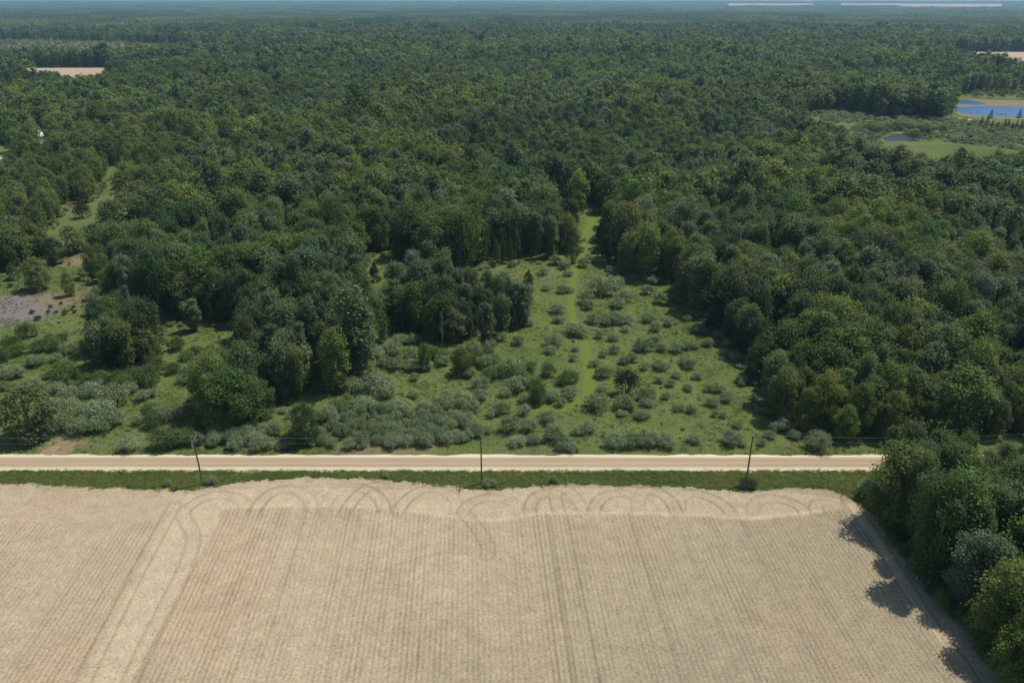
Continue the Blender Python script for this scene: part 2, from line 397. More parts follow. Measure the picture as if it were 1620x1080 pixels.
# ------------------------------------------------------------------ mown path and farm tracks
k = NT('mown_grass'); P = k.pos(); n = k.noise(P, .5, 4, .6); f = k.noise(P, 3., 3, .6)
c = k.mix(n, (.10, .145, .024), (.145, .18, .034)); c = k.mix(1.0, c, k.ramp(f, [(.3, .75), (.7, 1.2)]), 'MULTIPLY')
M_mown = k.done(k.pbsdf(c, .95, .1, k.bump(f, .5, .12)))
k = NT('track_soil'); P = k.pos(); n = k.noise(P, .6, 4, .6)
M_track = k.done(k.pbsdf(k.mix(n, (.13, .12, .055), (.36, .28, .17)), .95, .1, k.bump(n, .5, .1)))
def ribbon(name, pts, wid, mat, z):
    pts = [np.array(p, float) for p in pts]
    # smooth resample
    R = []
    for i in range(len(pts) - 1):
        p0, p1, p2, p3 = pts[max(i - 1, 0)], pts[i], pts[i + 1], pts[min(i + 2, len(pts) - 1)]
        for t in np.linspace(0, 1, 9)[:-1]:
            R.append(.5 * (2 * p1 + (p2 - p0) * t + (2 * p0 - 5 * p1 + 4 * p2 - p3) * t ** 2 + (3 * p1 - p0 - 3 * p2 + p3) * t ** 3))
    R.append(pts[-1]); V = []; F = []
    ws = np.interp(np.linspace(0, 1, len(R)), np.linspace(0, 1, len(wid)), wid)
    for i, p in enumerate(R):
        d = R[min(i + 1, len(R) - 1)] - R[max(i - 1, 0)]; d /= np.linalg.norm(d) + 1e-9; nn = np.array([-d[1], d[0]])
        for s in (-1, 1):
            q = p + nn * s * (ws[i] / 2 + random.uniform(-.25, .25)); V.append((q[0], q[1], z))
    for i in range(len(R) - 1): F.append((2 * i, 2 * i + 1, 2 * i + 3, 2 * i + 2))
    return struct(name, mesh(name, V, F, [mat]))
PATH = [(938, 345), (930, 375), (918, 400), (909, 425), (905, 460), (903, 490), (914, 520), (926, 545), (930, 575), (931, 605), (925, 632), (890, 645), (840, 650)]
path_pts = [G(*p) for p in PATH]
ribbon('mown_path', path_pts, [11, 8, 4.2, 2.6, 2.3, 2.0, 1.9, 2.2, 2.4, 2.5, 2.5, 2.4, 2.0], M_mown, .03)
ribbon('mown_path', [G(612, 560), G(615, 590)], [2.5, 3], M_mown, .035)
sheet('mown_glade', GP([(872, 368), (868, 345), (882, 336), (915, 334), (905, 352), (893, 372)]), M_mown, .025, 2, .4)
for dx in (0, 15): ribbon('wheel_track', [G(1312 + dx, 748), G(1322 + dx, 760), G(1334 + dx, 774)], [.7, .6, .4], M_track, .045)
ribbon('dirt_track', [G(70, 719), G(92, 706), G(110, 696), G(128, 690)], [3.0, 2.4, 1.6, .8], M_track, .05)

# ------------------------------------------------------------------ far fields, marsh and ponds
k = NT('far_soil'); P = k.pos(); n = k.noise(P, .012, 4, .6, (.4, 1, 1))
M_farsoil = k.done(k.pbsdf(k.mix(n, (.36, .25, .17), (.5, .38, .26)), 1, .05))
M_lawn = plain('lawn', (.11, .15, .035), .95, .1, .2, .05)
k = NT('marsh'); P = k.pos(); n = k.noise(P, .02, 4, .6, (.3, 1, 1)); f = k.noise(P, .3, 3, .6)
M_marsh = k.done(k.pbsdf(k.mix(k.rng(n, .35, .65), (.10, .105, .045), (.17, .145, .10)), 1, .05, k.bump(f, 1, .5)))
k = NT('wet_meadow'); P = k.pos(); n = k.noise(P, .03, 4, .6, (.4, 1, 1)); f = k.noise(P, .4, 3, .6)
M_wet = k.done(k.pbsdf(k.mix(k.rng(n, .35, .65), (.085, .12, .03), (.15, .16, .055)), 1, .05, k.bump(f, .8, .4)))
k = NT('pond_water'); P = k.pos(); f = k.noise(P, 1.1, 3, .6, (.5, 1, 1))
M_water = k.done(k.pbsdf((.012, .08, .20), .3, .22, k.bump(f, .12, .1)))
k = NT('marsh_water'); M_pool = k.done(k.pbsdf((.02, .03, .026), .3, .15))
M_sand = plain('sand', (.48, .39, .27), .95, .1, .15, .2)
sheet('far_field', GP([(30, 108.5), (100, 108), (173, 108), (172, 118), (166, 136), (98, 138), (60, 128)]), M_farsoil, .1, 20, 1)
sheet('far_field', GP([(1491, 83), (1560, 82.5), (1760, 83), (1760, 104), (1590, 103), (1562, 100), (1510, 91)]), M_farsoil, .1, 20, 1)
sheet('lawn', GP([(1585, 104), (1760, 105), (1760, 122), (1595, 118)]), M_lawn, .1, 20, 1)
sheet('marsh', far_clear[1], M_marsh, .1, 20, 2)
sheet('marsh_water', GP([(35, 78), (70, 77.6), (120, 78.4), (160, 78.6), (158, 79.8), (120, 80.6), (70, 80), (40, 79.4)]), M_pool, .2, 15, 1.5)
sheet('wet_meadow', GP([(1266, 182), (1330, 176), (1392, 187), (1480, 190), (1500, 187), (1640, 199), (1760, 205), (1760, 289), (1540, 289), (1420, 291), (1394, 293), (1356, 281), (1334, 254), (1296, 227)]), M_wet, .06, 8, .6)
sheet('wet_meadow', GP([(1325, 108), (1480, 120), (1590, 126), (1760, 134), (1760, 163), (1500, 155), (1498, 166), (1440, 166), (1385, 160), (1340, 140)]), M_wet, .06, 10, .8)
sheet('pond_shore', GP([(1500, 156), (1560, 158), (1760, 164), (1760, 192), (1640, 190), (1570, 188), (1520, 184), (1502, 174)]), plain('shore_soil', (.2, .17, .085), .95, .1, .3, .1), .09, 8, .6)
sheet('pond', GP([(1508, 174), (1516, 170.5), (1535, 169), (1560, 168.3), (1600, 169), (1680, 171), (1700, 178), (1680, 186), (1630, 186.5), (1575, 185), (1540, 182.5), (1516, 178)]), M_water, .14, 4, .4)
sheet('pond', GP([(1503, 158), (1520, 157.6), (1540, 159.5), (1556, 163), (1562, 165.5), (1545, 166.8), (1522, 165), (1506, 161.5)]), M_water, .14, 4, .4)
sheet('lawn', GP([(1530, 187), (1600, 190), (1760, 194), (1760, 203), (1640, 199), (1560, 192)]), M_lawn, .1, 8, .5)
ribbon('sand_path', [G(1518, 187), G(1535, 190), G(1552, 196), G(1562, 200), G(1580, 206)], [5, 4, 3, 3, 3], M_sand, .13)
sheet('pool', GP([(1396, 219), (1412, 213), (1432, 212), (1452, 215), (1470, 219), (1455, 222), (1420, 224), (1402, 223)]), M_pool, .1, 3, .5)
sheet('lawn', GP([(-100, 231), (14, 231), (19, 236), (18, 246), (-100, 247)]), M_lawn, .05, 5, .3)
sheet('farm_yard', GP([(-100, 247.5), (15, 246.8), (12, 257), (4, 266), (-100, 268)]), M_sand, .06, 5, .3)
sheet('glade', GP([(870, 128.5), (910, 128), (908, 148), (874, 148)]), M_lawn, .08, 8, 1)
sheet('glade', GP([(1050, 130), (1080, 130), (1078, 144), (1054, 144)]), M_lawn, .08, 8, 1)
sheet('glade', GP([(408, 125), (443, 125), (438, 139), (412, 139)]), M_sand, .08, 8, 1)
def far_strip(b0, b1, d0, d1):
    V = []; F = []; nb, nd = 24, 10
    for i in range(nd + 1):
        for j in range(nb + 1):
            r = d0 + (d1 - d0) * i / nd; b = b0 + (b1 - b0) * j / nb; x, y = r * sin(b), r * cos(b); V.append((x, y, float(terrain(x, y)) + 1.2))
    for i in range(nd):
        for j in range(nb): a = i * (nb + 1) + j; F.append((a, a + 1, a + nb + 2, a + nb + 1))
    struct('far_field', mesh('far_field', V, F, [M_farsoil]))
def bear(px): return atan((px - 810) / 1370.)
FAR = [(bear(1150), bear(1290), 9800, 12600), (bear(1330), bear(1430), 10200, 12800), (bear(1425), bear(1590), 9300, 12600)]
for f in FAR: far_strip(*f)

# ------------------------------------------------------------------ plant shapes
def unit(a): return a / (np.linalg.norm(a, axis=-1, keepdims=True) + 1e-9)

def cards(P, N, size, aspect, r, up=None):
    """a diamond-shaped leaf spray at every point P facing N"""
    n = len(P); N = unit(N)
    T = unit(np.cross(N, r.normal(size=(n, 3)))) if up is None else unit(up - N * np.sum(up * N, 1)[:, None])
    B = np.cross(N, T); s = (size * (.65 + .7 * r.random(n)))[:, None]
    V = np.stack([P + T * s * .5, P + B * s * .5 * aspect + N * s * .08, P - T * s * .5, P - B * s * .5 * aspect + N * s * .08], 1).reshape(-1, 3)
    return V, np.arange(4 * n).reshape(-1, 4)

def lobed(r, lobes, n, leaf, aspect=.65, low=.25, upb=.3):
    c = np.array([l[0] for l in lobes]); R = np.array([l[1] for l in lobes])
    pr = R[:, 0] * R[:, 2]; L = r.choice(len(lobes), int(n * 1.6), p=pr / pr.sum())
    d = unit(r.normal(size=(len(L), 3)))
    d = d[:]; keep = (d[:, 2] > -.35) | (r.random(len(L)) < low); d, L = d[keep][:n], L[keep][:n]
    R = R * r.uniform(.75, 1.3, (len(lobes), 1)); fr = .5 + .52 * r.random(len(L)) ** .7; out = r.random(len(L)) < .2; fr[out] *= r.uniform(1.0, 1.45, out.sum())
    P = c[L] + d * R[L] * fr[:, None] + r.normal(size=d.shape) * R[L] * .14; P[out, 2] += R[L][out, 2] * r.uniform(0, .45, out.sum())
    N = d * .55 + r.normal(size=d.shape) * .5 + np.array([0, 0, upb + .4])
    V, F = cards(P, N, leaf, aspect, r)
    lobe_t = r.random(len(lobes))
    lv = np.clip(.5 + .42 * (lobe_t[L] - .5) + .24 * r.normal(size=len(L)), 0, 1)
    return V, F, lv

def limbs(r, h, lobes, r0, n=7, top=.8):
    b = MB(); lean = r.normal(0, .02 * h, 2)
    sp = [(lean[0] * t ** 2, lean[1] * t ** 2, h * top * t - (.25 if t == 0 else 0)) for t in (0, .18, .4, .65, .85, 1)]
    b.tube(sp, [r0 * 1.25, r0, r0 * .85, r0 * .6, r0 * .36, r0 * .12], 7)
    for l in [lobes[i] for i in r.choice(len(lobes), min(n, len(lobes)), replace=False)]:
        c = np.array(l[0]); z0 = min(max(c[2] * .62, h * .16), h * top * .9); t = z0 / (h * top)
        a = np.array([lean[0] * t * t, lean[1] * t * t, z0]); mdl = (a + c) / 2 + np.array([0, 0, -.03 * h])
        b.tube([a, mdl, c], [r0 * .42, r0 * .26, r0 * .08], 5, False)
    return b

def tree_shape(kind, seed, n, leaf, nlimb=7):
    r = np.random.default_rng(seed); h = 12.
    if kind == 'round':
        Rm = h * r.uniform(.21, .27); zc = h * .50; rz = h * .48; lobes = []
        for i in range(32):
            z = zc + rz * (1 - 2 * (i + .5) / 32) * .88 + r.normal(0, .25); env = Rm * (max(.05, 1 - ((z - zc) / rz) ** 2)) ** (.62 if z > zc else .36); a = i * 2.4 + r.uniform(-.5, .5)
            q = env * r.uniform(.5, .95); s = h * r.uniform(.06, .105)
            lobes.append(((q * cos(a), q * sin(a), z), (s, s, s * 1.25)))
        lobes.append(((0, 0, zc + rz * .84), (h * .07, h * .07, h * .1)))
        return lobed(r, lobes, n, leaf), limbs(r, h, lobes, .2, nlimb)
    if kind == 'poplar':
        Rm = h * r.uniform(.145, .185); lobes = []
        for i in range(22):
            z = h * (.1 + .84 * i / 21) + r.normal(0, .2); f = (z / h - .12) / .88; env = Rm * min(1, 3.2 * f) * math.sqrt(max(.08, 1 - max(0, f - .45) ** 2 / .34)); a = i * 2.4 + r.uniform(-.6, .6)
            q = env * r.uniform(.35, .85); s = h * r.uniform(.055, .09)
            lobes.append(((q * cos(a), q * sin(a), z), (s, s, s * 1.45)))
        return lobed(r, lobes, n, leaf, .7, .35, .15), limbs(r, h, lobes, .17, nlimb, .92)
    if kind == 'cedar':
        Rm = h * r.uniform(.14, .18); lobes = []
        for i in range(30):
            f = r.random() ** .85; z = h * (.06 + .8 * f); env = Rm * (1 - f) ** .55; a = i * 2.4; q = env * r.uniform(.6, 1.0)
            lobes.append(((q * cos(a), q * sin(a), z), (h * .045, h * .045, h * r.uniform(.08, .13))))
        lobes.append(((0, 0, h * .9), (h * .03, h * .03, h * .1)))
        c = np.array([l[0] for l in lobes]); R = np.array([l[1] for l in lobes]); L = r.integers(0, len(lobes), n)
        t = r.random(n); d = unit(r.normal(size=(n, 3)) * np.array([1, 1, .25]))
        P = c[L] + np.stack([d[:, 0] * R[L, 0] * (1.15 - t), d[:, 1] * R[L, 1] * (1.15 - t), (t * 2 - 1) * R[L, 2]], 1)
        out = unit(c[L] * np.array([1, 1, 0]) + 1e-3)
        V, F = cards(P, d * .8 + out * .6 + r.normal(size=(n, 3)) * .35, leaf, .5, r, up=np.array([0, 0, 1.]) + r.normal(size=(n, 3)) * .35 + out * .3)
        lv = np.clip(.5 + .35 * (r.random(len(lobes))[L] - .5) + .22 * r.normal(size=n), 0, 1)
        b = MB(); b.tube([(0, 0, -.25), (0, 0, h * .5), (0, 0, h * .9)], [.17, .11, .03], 6)
        return (V, F, lv), b
    if kind == 'spruce':
        f = r.random(n) ** 1.5; lay = np.floor(f * 14) / 14; z = h * (.06 + .93 * f); Rr = h * .3 * (1 - f) * (.72 + .4 * ((f - lay) * 14 < .45)); a = r.random(n) * 2 * pi
        q = Rr * np.sqrt(r.random(n)) ** .6
        P = np.stack([q * np.cos(a), q * np.sin(a), z - q * .28], 1); out = np.stack([np.cos(a), np.sin(a), -.35 * np.ones(n)], 1)
        V, F = cards(P, np.array([0, 0, 1.]) + out * .5 + r.normal(size=(n, 3)) * .35, leaf, .45, r, up=out + r.normal(size=(n, 3)) * .3)
        b = MB(); b.tube([(0, 0, -.25), (0, 0, h * .5), (0, 0, h * .97)], [.2, .12, .02], 6)
        return (V, F, np.clip(.5 + .25 * r.normal(size=n), 0, 1)), b
    if kind == 'bare':
        b = MB(); lobes = []
        b.tube([(0, 0, -.25), (.1, .05, h * .4), (.0, .2, h * .7), (.1, .1, h)], [.2, .15, .09, .02], 6)
        for i in range(34):
            z = h * r.uniform(.28, .92); a = r.uniform(0, 2 * pi); L = h * .2 * (1.15 - z / h) * r.uniform(.7, 1.3); p = np.array([.05, .1, z])
            e = p + np.array([L * cos(a), L * sin(a), L * .75]); b.tube([p, (p + e) / 2 + (0, 0, -.08), e], [.06, .04, .012], 4, False)
            lobes.append((tuple(e), (.5, .5, .6)))
        m = max(20, n // 5)
        V, F, lv = lobed(r, lobes, m, leaf, .3)
        return (V, F, lv), b

def bush_shape(seed, n, leaf, kind='shrub'):
    """unit-radius bush: reaches x,y = +-1, z = about .95"""
    r = np.random.default_rng(seed); lobes = []
    m = 15
    for i in range(m):
        a = i * 2.4 + r.uniform(-.5, .5); q = math.sqrt((i + .4) / m) * r.uniform(.62, .8); z = .52 * (1 - q ** 2 * .75) * r.uniform(.75, 1.2) + .1; s = r.uniform(.22, .34)
        lobes.append(((q * cos(a), q * sin(a), z), (s, s, s * (.85 if kind == 'shrub' else 1.0))))
    V, F, lv = lobed(r, lobes, n, leaf, .55, .3, .35)
    V[:, 2] = np.maximum(V[:, 2], .0)
    if kind == 'shrub': lv = np.clip(lv + .2 * (r.random(len(lv)) < .22), 0, 1)
    b = MB()
    for i in range(5):
        c = np.array(lobes[int(r.integers(0, m))][0]); b.tube([(.04 * cos(i), .04 * sin(i), -.05), c * .5 + (0, 0, .05), c], [.03, .02, .01], 4, False)
    return V, F, lv, b

def one_mesh(name, V, F, lv, b, ml, mb):
    nv = len(V); VV = np.vstack([V, np.array(b.V).reshape(-1, 3)]) if b else V
    FF = [list(f) for f in F.tolist()] + ([[i + nv for i in f] for f in b.F] if b else [])
    nb = len(b.F) if b else 0
    return mesh(name, VV, FF, [ml, mb], [0] * len(F) + [1] * nb, {'lv': ('FACE', np.concatenate([lv, np.full(nb, .5)]))})

KINDS = {'round': (6, M_leaf, M_bark), 'poplar': (4, M_leaf, M_palebark), 'cedar': (3, M_needle, M_bark), 'spruce': (1, M_needle, M_bark), 'bare': (2, M_leaf, M_twig)}
LOD = [(190, 9500, .25), (330, 5200, .34), (600, 1800, .56), (1150, 520, 1.0), (1e9, 200, 1.6)]
PARTS = {}      # near shapes kept as trunk + crown for the trees that are things of their own
protos = bpy.data.collections.new('plant_shapes'); pindex = {}; order = []
def add_proto(key, me):
    o = bpy.data.objects.new('plant_%03d' % len(order), me); protos.objects.link(o); pindex[key] = len(order); order.append(o)
for ki, (kd, (nvar, ml, mb)) in enumerate(KINDS.items()):
    for v in range(nvar):
        for li, (_, n, leaf) in enumerate(LOD):
            if kd == 'bare': n //= 2
            if kd == 'cedar': n = int(n * 1.35)
            (V, F, lv), b = tree_shape(kd, 100 * ki + v, n, leaf * (.9 if kd in ('cedar', 'spruce') else 1) * (.6 if kd == 'bare' else 1), 7 if li < 2 else 2)
            if li < 3:
                PARTS[kd, v, li] = (mesh('crown', V, F, [ml], attrs={'lv': ('FACE', lv)}), mesh('trunk', b.V, b.F, [mb], smooth=True))
            add_proto((kd, v, li), one_mesh('plant', V, F, lv, b if li < 3 else None, ml, mb))
SHRUBM = {}
for kd, ml in (('shrub', M_olive), ('bush', M_leaf)):
    for v in range(5):
        for li, (n, leaf) in enumerate(((2600, .088), (1300, .12), (260, .25))):
            V, F, lv, b = bush_shape(900 + v + (50 if kd == 'bush' else 0), n, leaf, kd)
            me = one_mesh(kd, V, F, lv, b if li < 2 else None, ml, M_bark); SHRUBM[kd, v, li] = me; add_proto((kd, v, li), me)
def patch(seed):
    r = np.random.default_rng(seed); VV = []; FF = []; LV = []; n = 0
    for i in range(44):
        x, y = r.uniform(-21, 21, 2); s = r.uniform(.95, 1.5); (V, F, lv), _ = tree_shape('round' if r.random() < .75 else 'poplar', int(r.integers(0, 9)), 70, 2.4, 1)
        VV.append(V * s + np.array([x, y, 0])); FF.append(F + n); n += len(V); LV.append(np.clip(lv + r.normal(0, .18), 0, 1))
    return mesh('patch', np.vstack(VV), np.vstack(FF), [M_leaf], attrs={'lv': ('FACE', np.concatenate(LV))})
for v in range(4): add_proto(('patch', v, 0), patch(60 + v))
def tuft_mesh(seed):
    r = np.random.default_rng(seed); n = 26; a = r.random(n) * 2 * pi; q = .38 * np.sqrt(r.random(n)); P = np.stack([q * np.cos(a), q * np.sin(a), np.zeros(n)], 1)
    lean = r.normal(size=(n, 2)) * .3; hgt = r.uniform(.1, .3, n); t = r.random(n) * pi; B = np.stack([np.cos(t), np.sin(t), np.zeros(n)], 1) * .045
    tip = P + np.column_stack([lean, hgt]); V = np.stack([P - B, P + B, tip], 1).reshape(-1, 3)
    return mesh('tuft', V, np.arange(3 * n).reshape(-1, 3), [M_leaf], attrs={'lv': ('FACE', r.random(n))})
for v in range(3): add_proto(('tuft', v, 0), tuft_mesh(80 + v))

# ------------------------------------------------------------------ where the trees stand
ROAD_FAR = G(810, 712)[1]
def lattice(d0, d1, s, seed, front=True):
    xm = .72 * d1 + 60
    xs = np.arange(-xm, xm, s); ys = np.arange(d0 * .78 if front else 40, d1 + s, s * .9)
    X, Y = np.meshgrid(xs, ys); X[::2] += s / 2
    r = np.random.default_rng(seed); P = np.stack([X.ravel(), Y.ravel()], 1) + r.normal(0, s * .24, (X.size, 2))
    D = np.hypot(P[:, 0], P[:, 1]); zc = P[:, 1] * cos(PITCH) + H * sin(PITCH)
    k = (np.abs(P[:, 0]) < .655 * zc + 20 + .03 * D) & (D >= d0) & (D < d1)
    return P[k]
def any_in(P, polys):
    r = np.zeros(len(P), bool)
    for q in polys: r |= inside(P, q)
    return r
def px_of(P, z=0.):
    zc = P[:, 1] * cos(PITCH) + (H - z) * sin(PITCH); yc = P[:, 1] * sin(PITCH) - (H - z) * cos(PITCH)
    return np.stack([810 + FPX * P[:, 0] / zc, 540 - FPX * yc / zc], 1)

COL = {'mid': (.104, .170, .036), 'yel': (.158, .208, .040), 'olive': (.136, .170, .050), 'blue': (.116, .178, .070), 'dark': (.066, .118, .034), 'grey': (.175, .220, .120),
       'cedar': (.096, .132, .032), 'spruce': (.036, .062, .042), 'bare': (.22, .21, .19), 'shrub': (.205, .262, .122), 'bush': (.105, .168, .042)}
TONE = {'mid': 'mid-green', 'yel': 'bright yellow-green', 'olive': 'olive-green', 'blue': 'bluish green', 'dark': 'dark green', 'grey': 'pale grey-green'}

zone_polys = {
    'pop': [GP([(400, 560), (575, 600), (600, 480), (540, 440), (430, 470)]), GP([(612, 512), (640, 535), (735, 540), (725, 470), (640, 440)]), GP([(280, 470), (520, 420), (540, 330), (330, 340)])],
    'ced': [GP([(940, 420), (1090, 442), (1080, 410), (950, 375)]), GP([(1090, 490), (1150, 500), (1200, 570), (1240, 640), (1275, 640), (1200, 500), (1110, 430)]), GP([(690, 435), (905, 408), (900, 375), (700, 395)]), GP([(570, 410), (650, 402), (640, 360), (560, 370)]), GP([(740, 560), (790, 535), (840, 530), (830, 480), (750, 500)]), GP([(860, 340), (985, 345), (980, 300), (850, 300)])],
    'yel': [GP([(1240, 665), (1330, 706), (2000, 708), (2000, 600), (1230, 600)])],
    'oak': [GP([(-300, 450), (200, 470), (240, 420), (330, 260), (200, 200), (-300, 200)])]}

def species(P, seed):
    n = len(P); r = np.random.default_rng(seed)
    a = fbm(P[:, 0] / 45, P[:, 1] / 60, 61); b = fbm(P[:, 0] / 28 + 50, P[:, 1] / 40, 65)
    x = a + .16 * r.normal(size=n); y = b + .12 * r.normal(size=n)
    tone = np.full(n, 'mid', dtype=object)
    tone[x > .60] = 'yel'; tone[x < .44] = 'olive'; tone[x < .34] = 'dark'
    pop = y > .61; tone[pop] = 'blue'; tone[pop & (r.random(n) < .3)] = 'grey'
    kind = np.full(n, 'round', dtype=object); kind[pop] = 'poplar'; kind[r.random(n) < .12] = 'poplar'
    z = {k: any_in(P, v) for k, v in zone_polys.items()}
    m = z['pop'] & (r.random(n) < .75); kind[m] = 'poplar'; tone[m] = np.where(r.random(m.sum()) < .75, 'blue', 'mid')
    m = z['ced'] & (r.random(n) < .62); kind[m] = 'cedar'
    m = z['yel'] & (r.random(n) < .55); kind[m] = 'round'; tone[m] = np.where(r.random(m.sum()) < .6, 'yel', 'mid')
    m = z['oak']; kind[m] = 'round'; tone[m] = np.where(r.random(m.sum()) < .6, 'olive', 'mid')
    kind[(r.random(n) < .02) & (P[:, 1] > 185)] = 'bare'
    return kind, tone

recs = []     # x, y, kind, tone, height, width factor, zone
def put_trees(P, seed, hbase, zone, hfun=None):
    r = np.random.default_rng(seed); kind, tone = species(P, seed + 1)
    oak = any_in(P, zone_polys['oak']) & (P[:, 1] < 520); hn = fbm(P[:, 0] / 33, P[:, 1] / 33, 71); h2 = np.clip((fbm(P[:, 0] / 95, P[:, 1] / 120, 73) - .5) * 1.6 + .5, 0, 1.1) if hbase > 14 else np.full(len(P), .56)
    for i, (x, y) in enumerate(P):
        h = hbase * (.68 + .55 * hn[i] + .14 * r.normal()) * (.72 + .5 * h2[i])
        if kind[i] == 'cedar': h *= .68
        if oak[i]: h *= .82
        recs.append([x, y, kind[i], tone[i], max(4.5, h * (1.18 if r.random() < .12 else 1)), r.uniform(.8, 1.32), zone])

# forest beyond the road
for d0, d1, s, hb, sd in ((140, 480, 4.7, 14.5, 11), (480, 1050, 5.9, 15, 12), (1050, 2600, 8.6, 18, 13)):
    P = lattice(d0, d1, s, sd)
    clear = any_in(P, [main_clear] + far_clear) | (P[:, 1] < ROAD_FAR + 1)
    sp = any_in(P, sparse); gap = fbm(P[:, 0] / 14, P[:, 1] / 14, 77); r = np.random.default_rng(sd)
    opn = fbm(P[:, 0] / 170, P[:, 1] / 230, 79); sp |= (opn > .69) & (P[:, 1] > 800)
    keep = ~clear & (gap > .24) & (~sp | (r.random(len(P)) < .3)) & (r.random(len(P)) < .95)
    oak = any_in(P, zone_polys['oak']); keep &= ~(oak & (r.random(len(P)) < .22))
    put_trees(P[keep], sd * 7, hb, 'forest')
P = lattice(140, 320, 4.3, 21)
put_trees(P[inside(P, mid_clump)], 31, 12.5, 'clump'); put_trees(P[inside(P, grove_w)], 32, 11, 'west')
P = lattice(50, 200, 4.5, 22, False); P = P[inside(P, front_wood)]
put_trees(P, 33, 13.2, 'wood')
for rc in recs:
    if rc[6] == 'wood' and rc[2] == 'bare': rc[2] = 'poplar'; rc[3] = 'grey'
    if rc[6] == 'wood' and rc[3] in ('blue', 'dark') and random.random() < .65: rc[3] = 'mid'
    if rc[6] == 'wood' and rc[2] == 'round' and random.random() < .55: rc[3] = 'yel' if rc[1] < 112 else 'mid'

# trees the photograph shows one by one: base pixel, width and height in pixels
LONE = [  # px, py, w, h, kind, tone, label
    (62, 458, 52, 52, 'round', 'olive', 'broad round olive-green tree casting a shadow on the open brown pasture'),
    (110, 468, 24, 40, 'round', 'olive', 'slim small tree with dark shadow beside the broad round pasture tree'),
    (22, 442, 26, 28, 'cedar', 'mid', 'small pointed evergreen on the pasture behind the broad round tree'),
    (88, 418, 38, 44, 'round', 'dark', 'dark upright tree at the edge of the pasture below the oak group'),
    (22, 418, 62, 66, 'round', 'olive', 'large spreading tree at the pasture margin next to the dark upright tree'),
    (118, 400, 42, 46, 'round', 'olive', 'rounded olive tree by the bare strip of the pasture'),
    (152, 392, 34, 40, 'round', 'olive', 'loose-crowned tree beside the bare strip at the forest edge'),
    (307, 523, 30, 52, 'poplar', 'blue', 'single slender poplar standing on the small grassy opening'),
    (50, 692, 92, 82, 'round', 'olive', 'large bushy tree beside the dirt track at the gravel road'),
    (372, 672, 96, 90, 'round', 'mid', 'large dense green tree rising above the roadside shrub thicket'),
    (416, 662, 44, 62, 'round', 'mid', 'medium green tree touching the large dense tree by the thicket'),
    (484, 700, 50, 62, 'round', 'dark', 'small round dark green tree among the silvery roadside shrubs'),
    (836, 453, 20, 28, 'cedar', 'mid', 'lone small cedar on open meadow near the mown path'),
    (752, 502, 26, 42, 'cedar', 'mid', 'narrow cedar behind the tree clump in the meadow'),
    (593, 445, 20, 34, 'cedar', 'mid', 'small dark evergreen in the little grass opening before the forest'),
    (850, 640, 26, 44, 'round', 'mid', 'young green sapling above the low thicket beside the mown path'),
    (732, 592, 30, 46, 'round', 'yel', 'young light green tree in the scrub below the meadow clump'),
    (672, 585, 26, 44, 'round', 'mid', 'young green tree among pale shrubs below the meadow clump'),
    (905, 415, 30, 62, 'round', 'olive', 'full tree beside the bend of the mown path at the glade'),
    (700, 548, 10, 62, 'bare', 'bare', 'dead white-trunked tree in the scrub below the meadow clump'),
    (8, 226, 34, 46, 'spruce', 'spruce', 'large dark spruce behind the parked white car'),
]
for px, py, wp, hp, kd, tn, lab in LONE:
    x, y = G(px, py); s = mpp(py); a = PITCH + atan((py - 540) / FPX)
    h = hp * s / cos(a) * .93; recs.append([x, y, kd, tn, h, wp * s, lab])
for px, py in ((1567, 187), (1612, 187), (1552, 199), (1560, 202), (1568, 205), (1577, 206), (1588, 206), (1594, 203), (1600, 207), (1607, 206), (1614, 209), (1622, 207), (1526, 104), (1600, 103), (1606, 103), (1612, 103), (1619, 103)):
    x, y = G(px, py); recs.append([x, y, 'spruce', 'spruce', random.uniform(6, 9), 1.25, 'pondside' if py > 150 else 'forest'])

# ------------------------------------------------------------------ split: nearest in view stand as things, the rest as one forest
XY = np.array([[r[0], r[1]] for r in recs]); slant = np.sqrt(XY[:, 0] ** 2 + XY[:, 1] ** 2 + H * H)
ht = np.array([r[4] for r in recs]); pb = px_of(XY); ptop = px_of(XY, ht)
inview = (np.abs(pb[:, 0] - 810) < 830) & (ptop[:, 1] < 1076) & (pb[:, 1] > 0)
lone = np.array([len(r[6]) > 12 for r in recs]); kindv = np.array([r[2] for r in recs])
single = lone.copy()
def pick(mask, n):
    idx = np.nonzero(mask & inview & ~lone)[0]; idx = idx[np.argsort(slant[idx])][:n]; single[idx] = True
pick((kindv == 'round'), 290 - int((lone & (kindv == 'round')).sum())); pick(kindv == 'poplar', 160); pick(kindv == 'cedar', 120)
pick((kindv == 'bare'), 8)
for i, r in enumerate(recs):
    if r[6] == 'pondside': single[i] = True

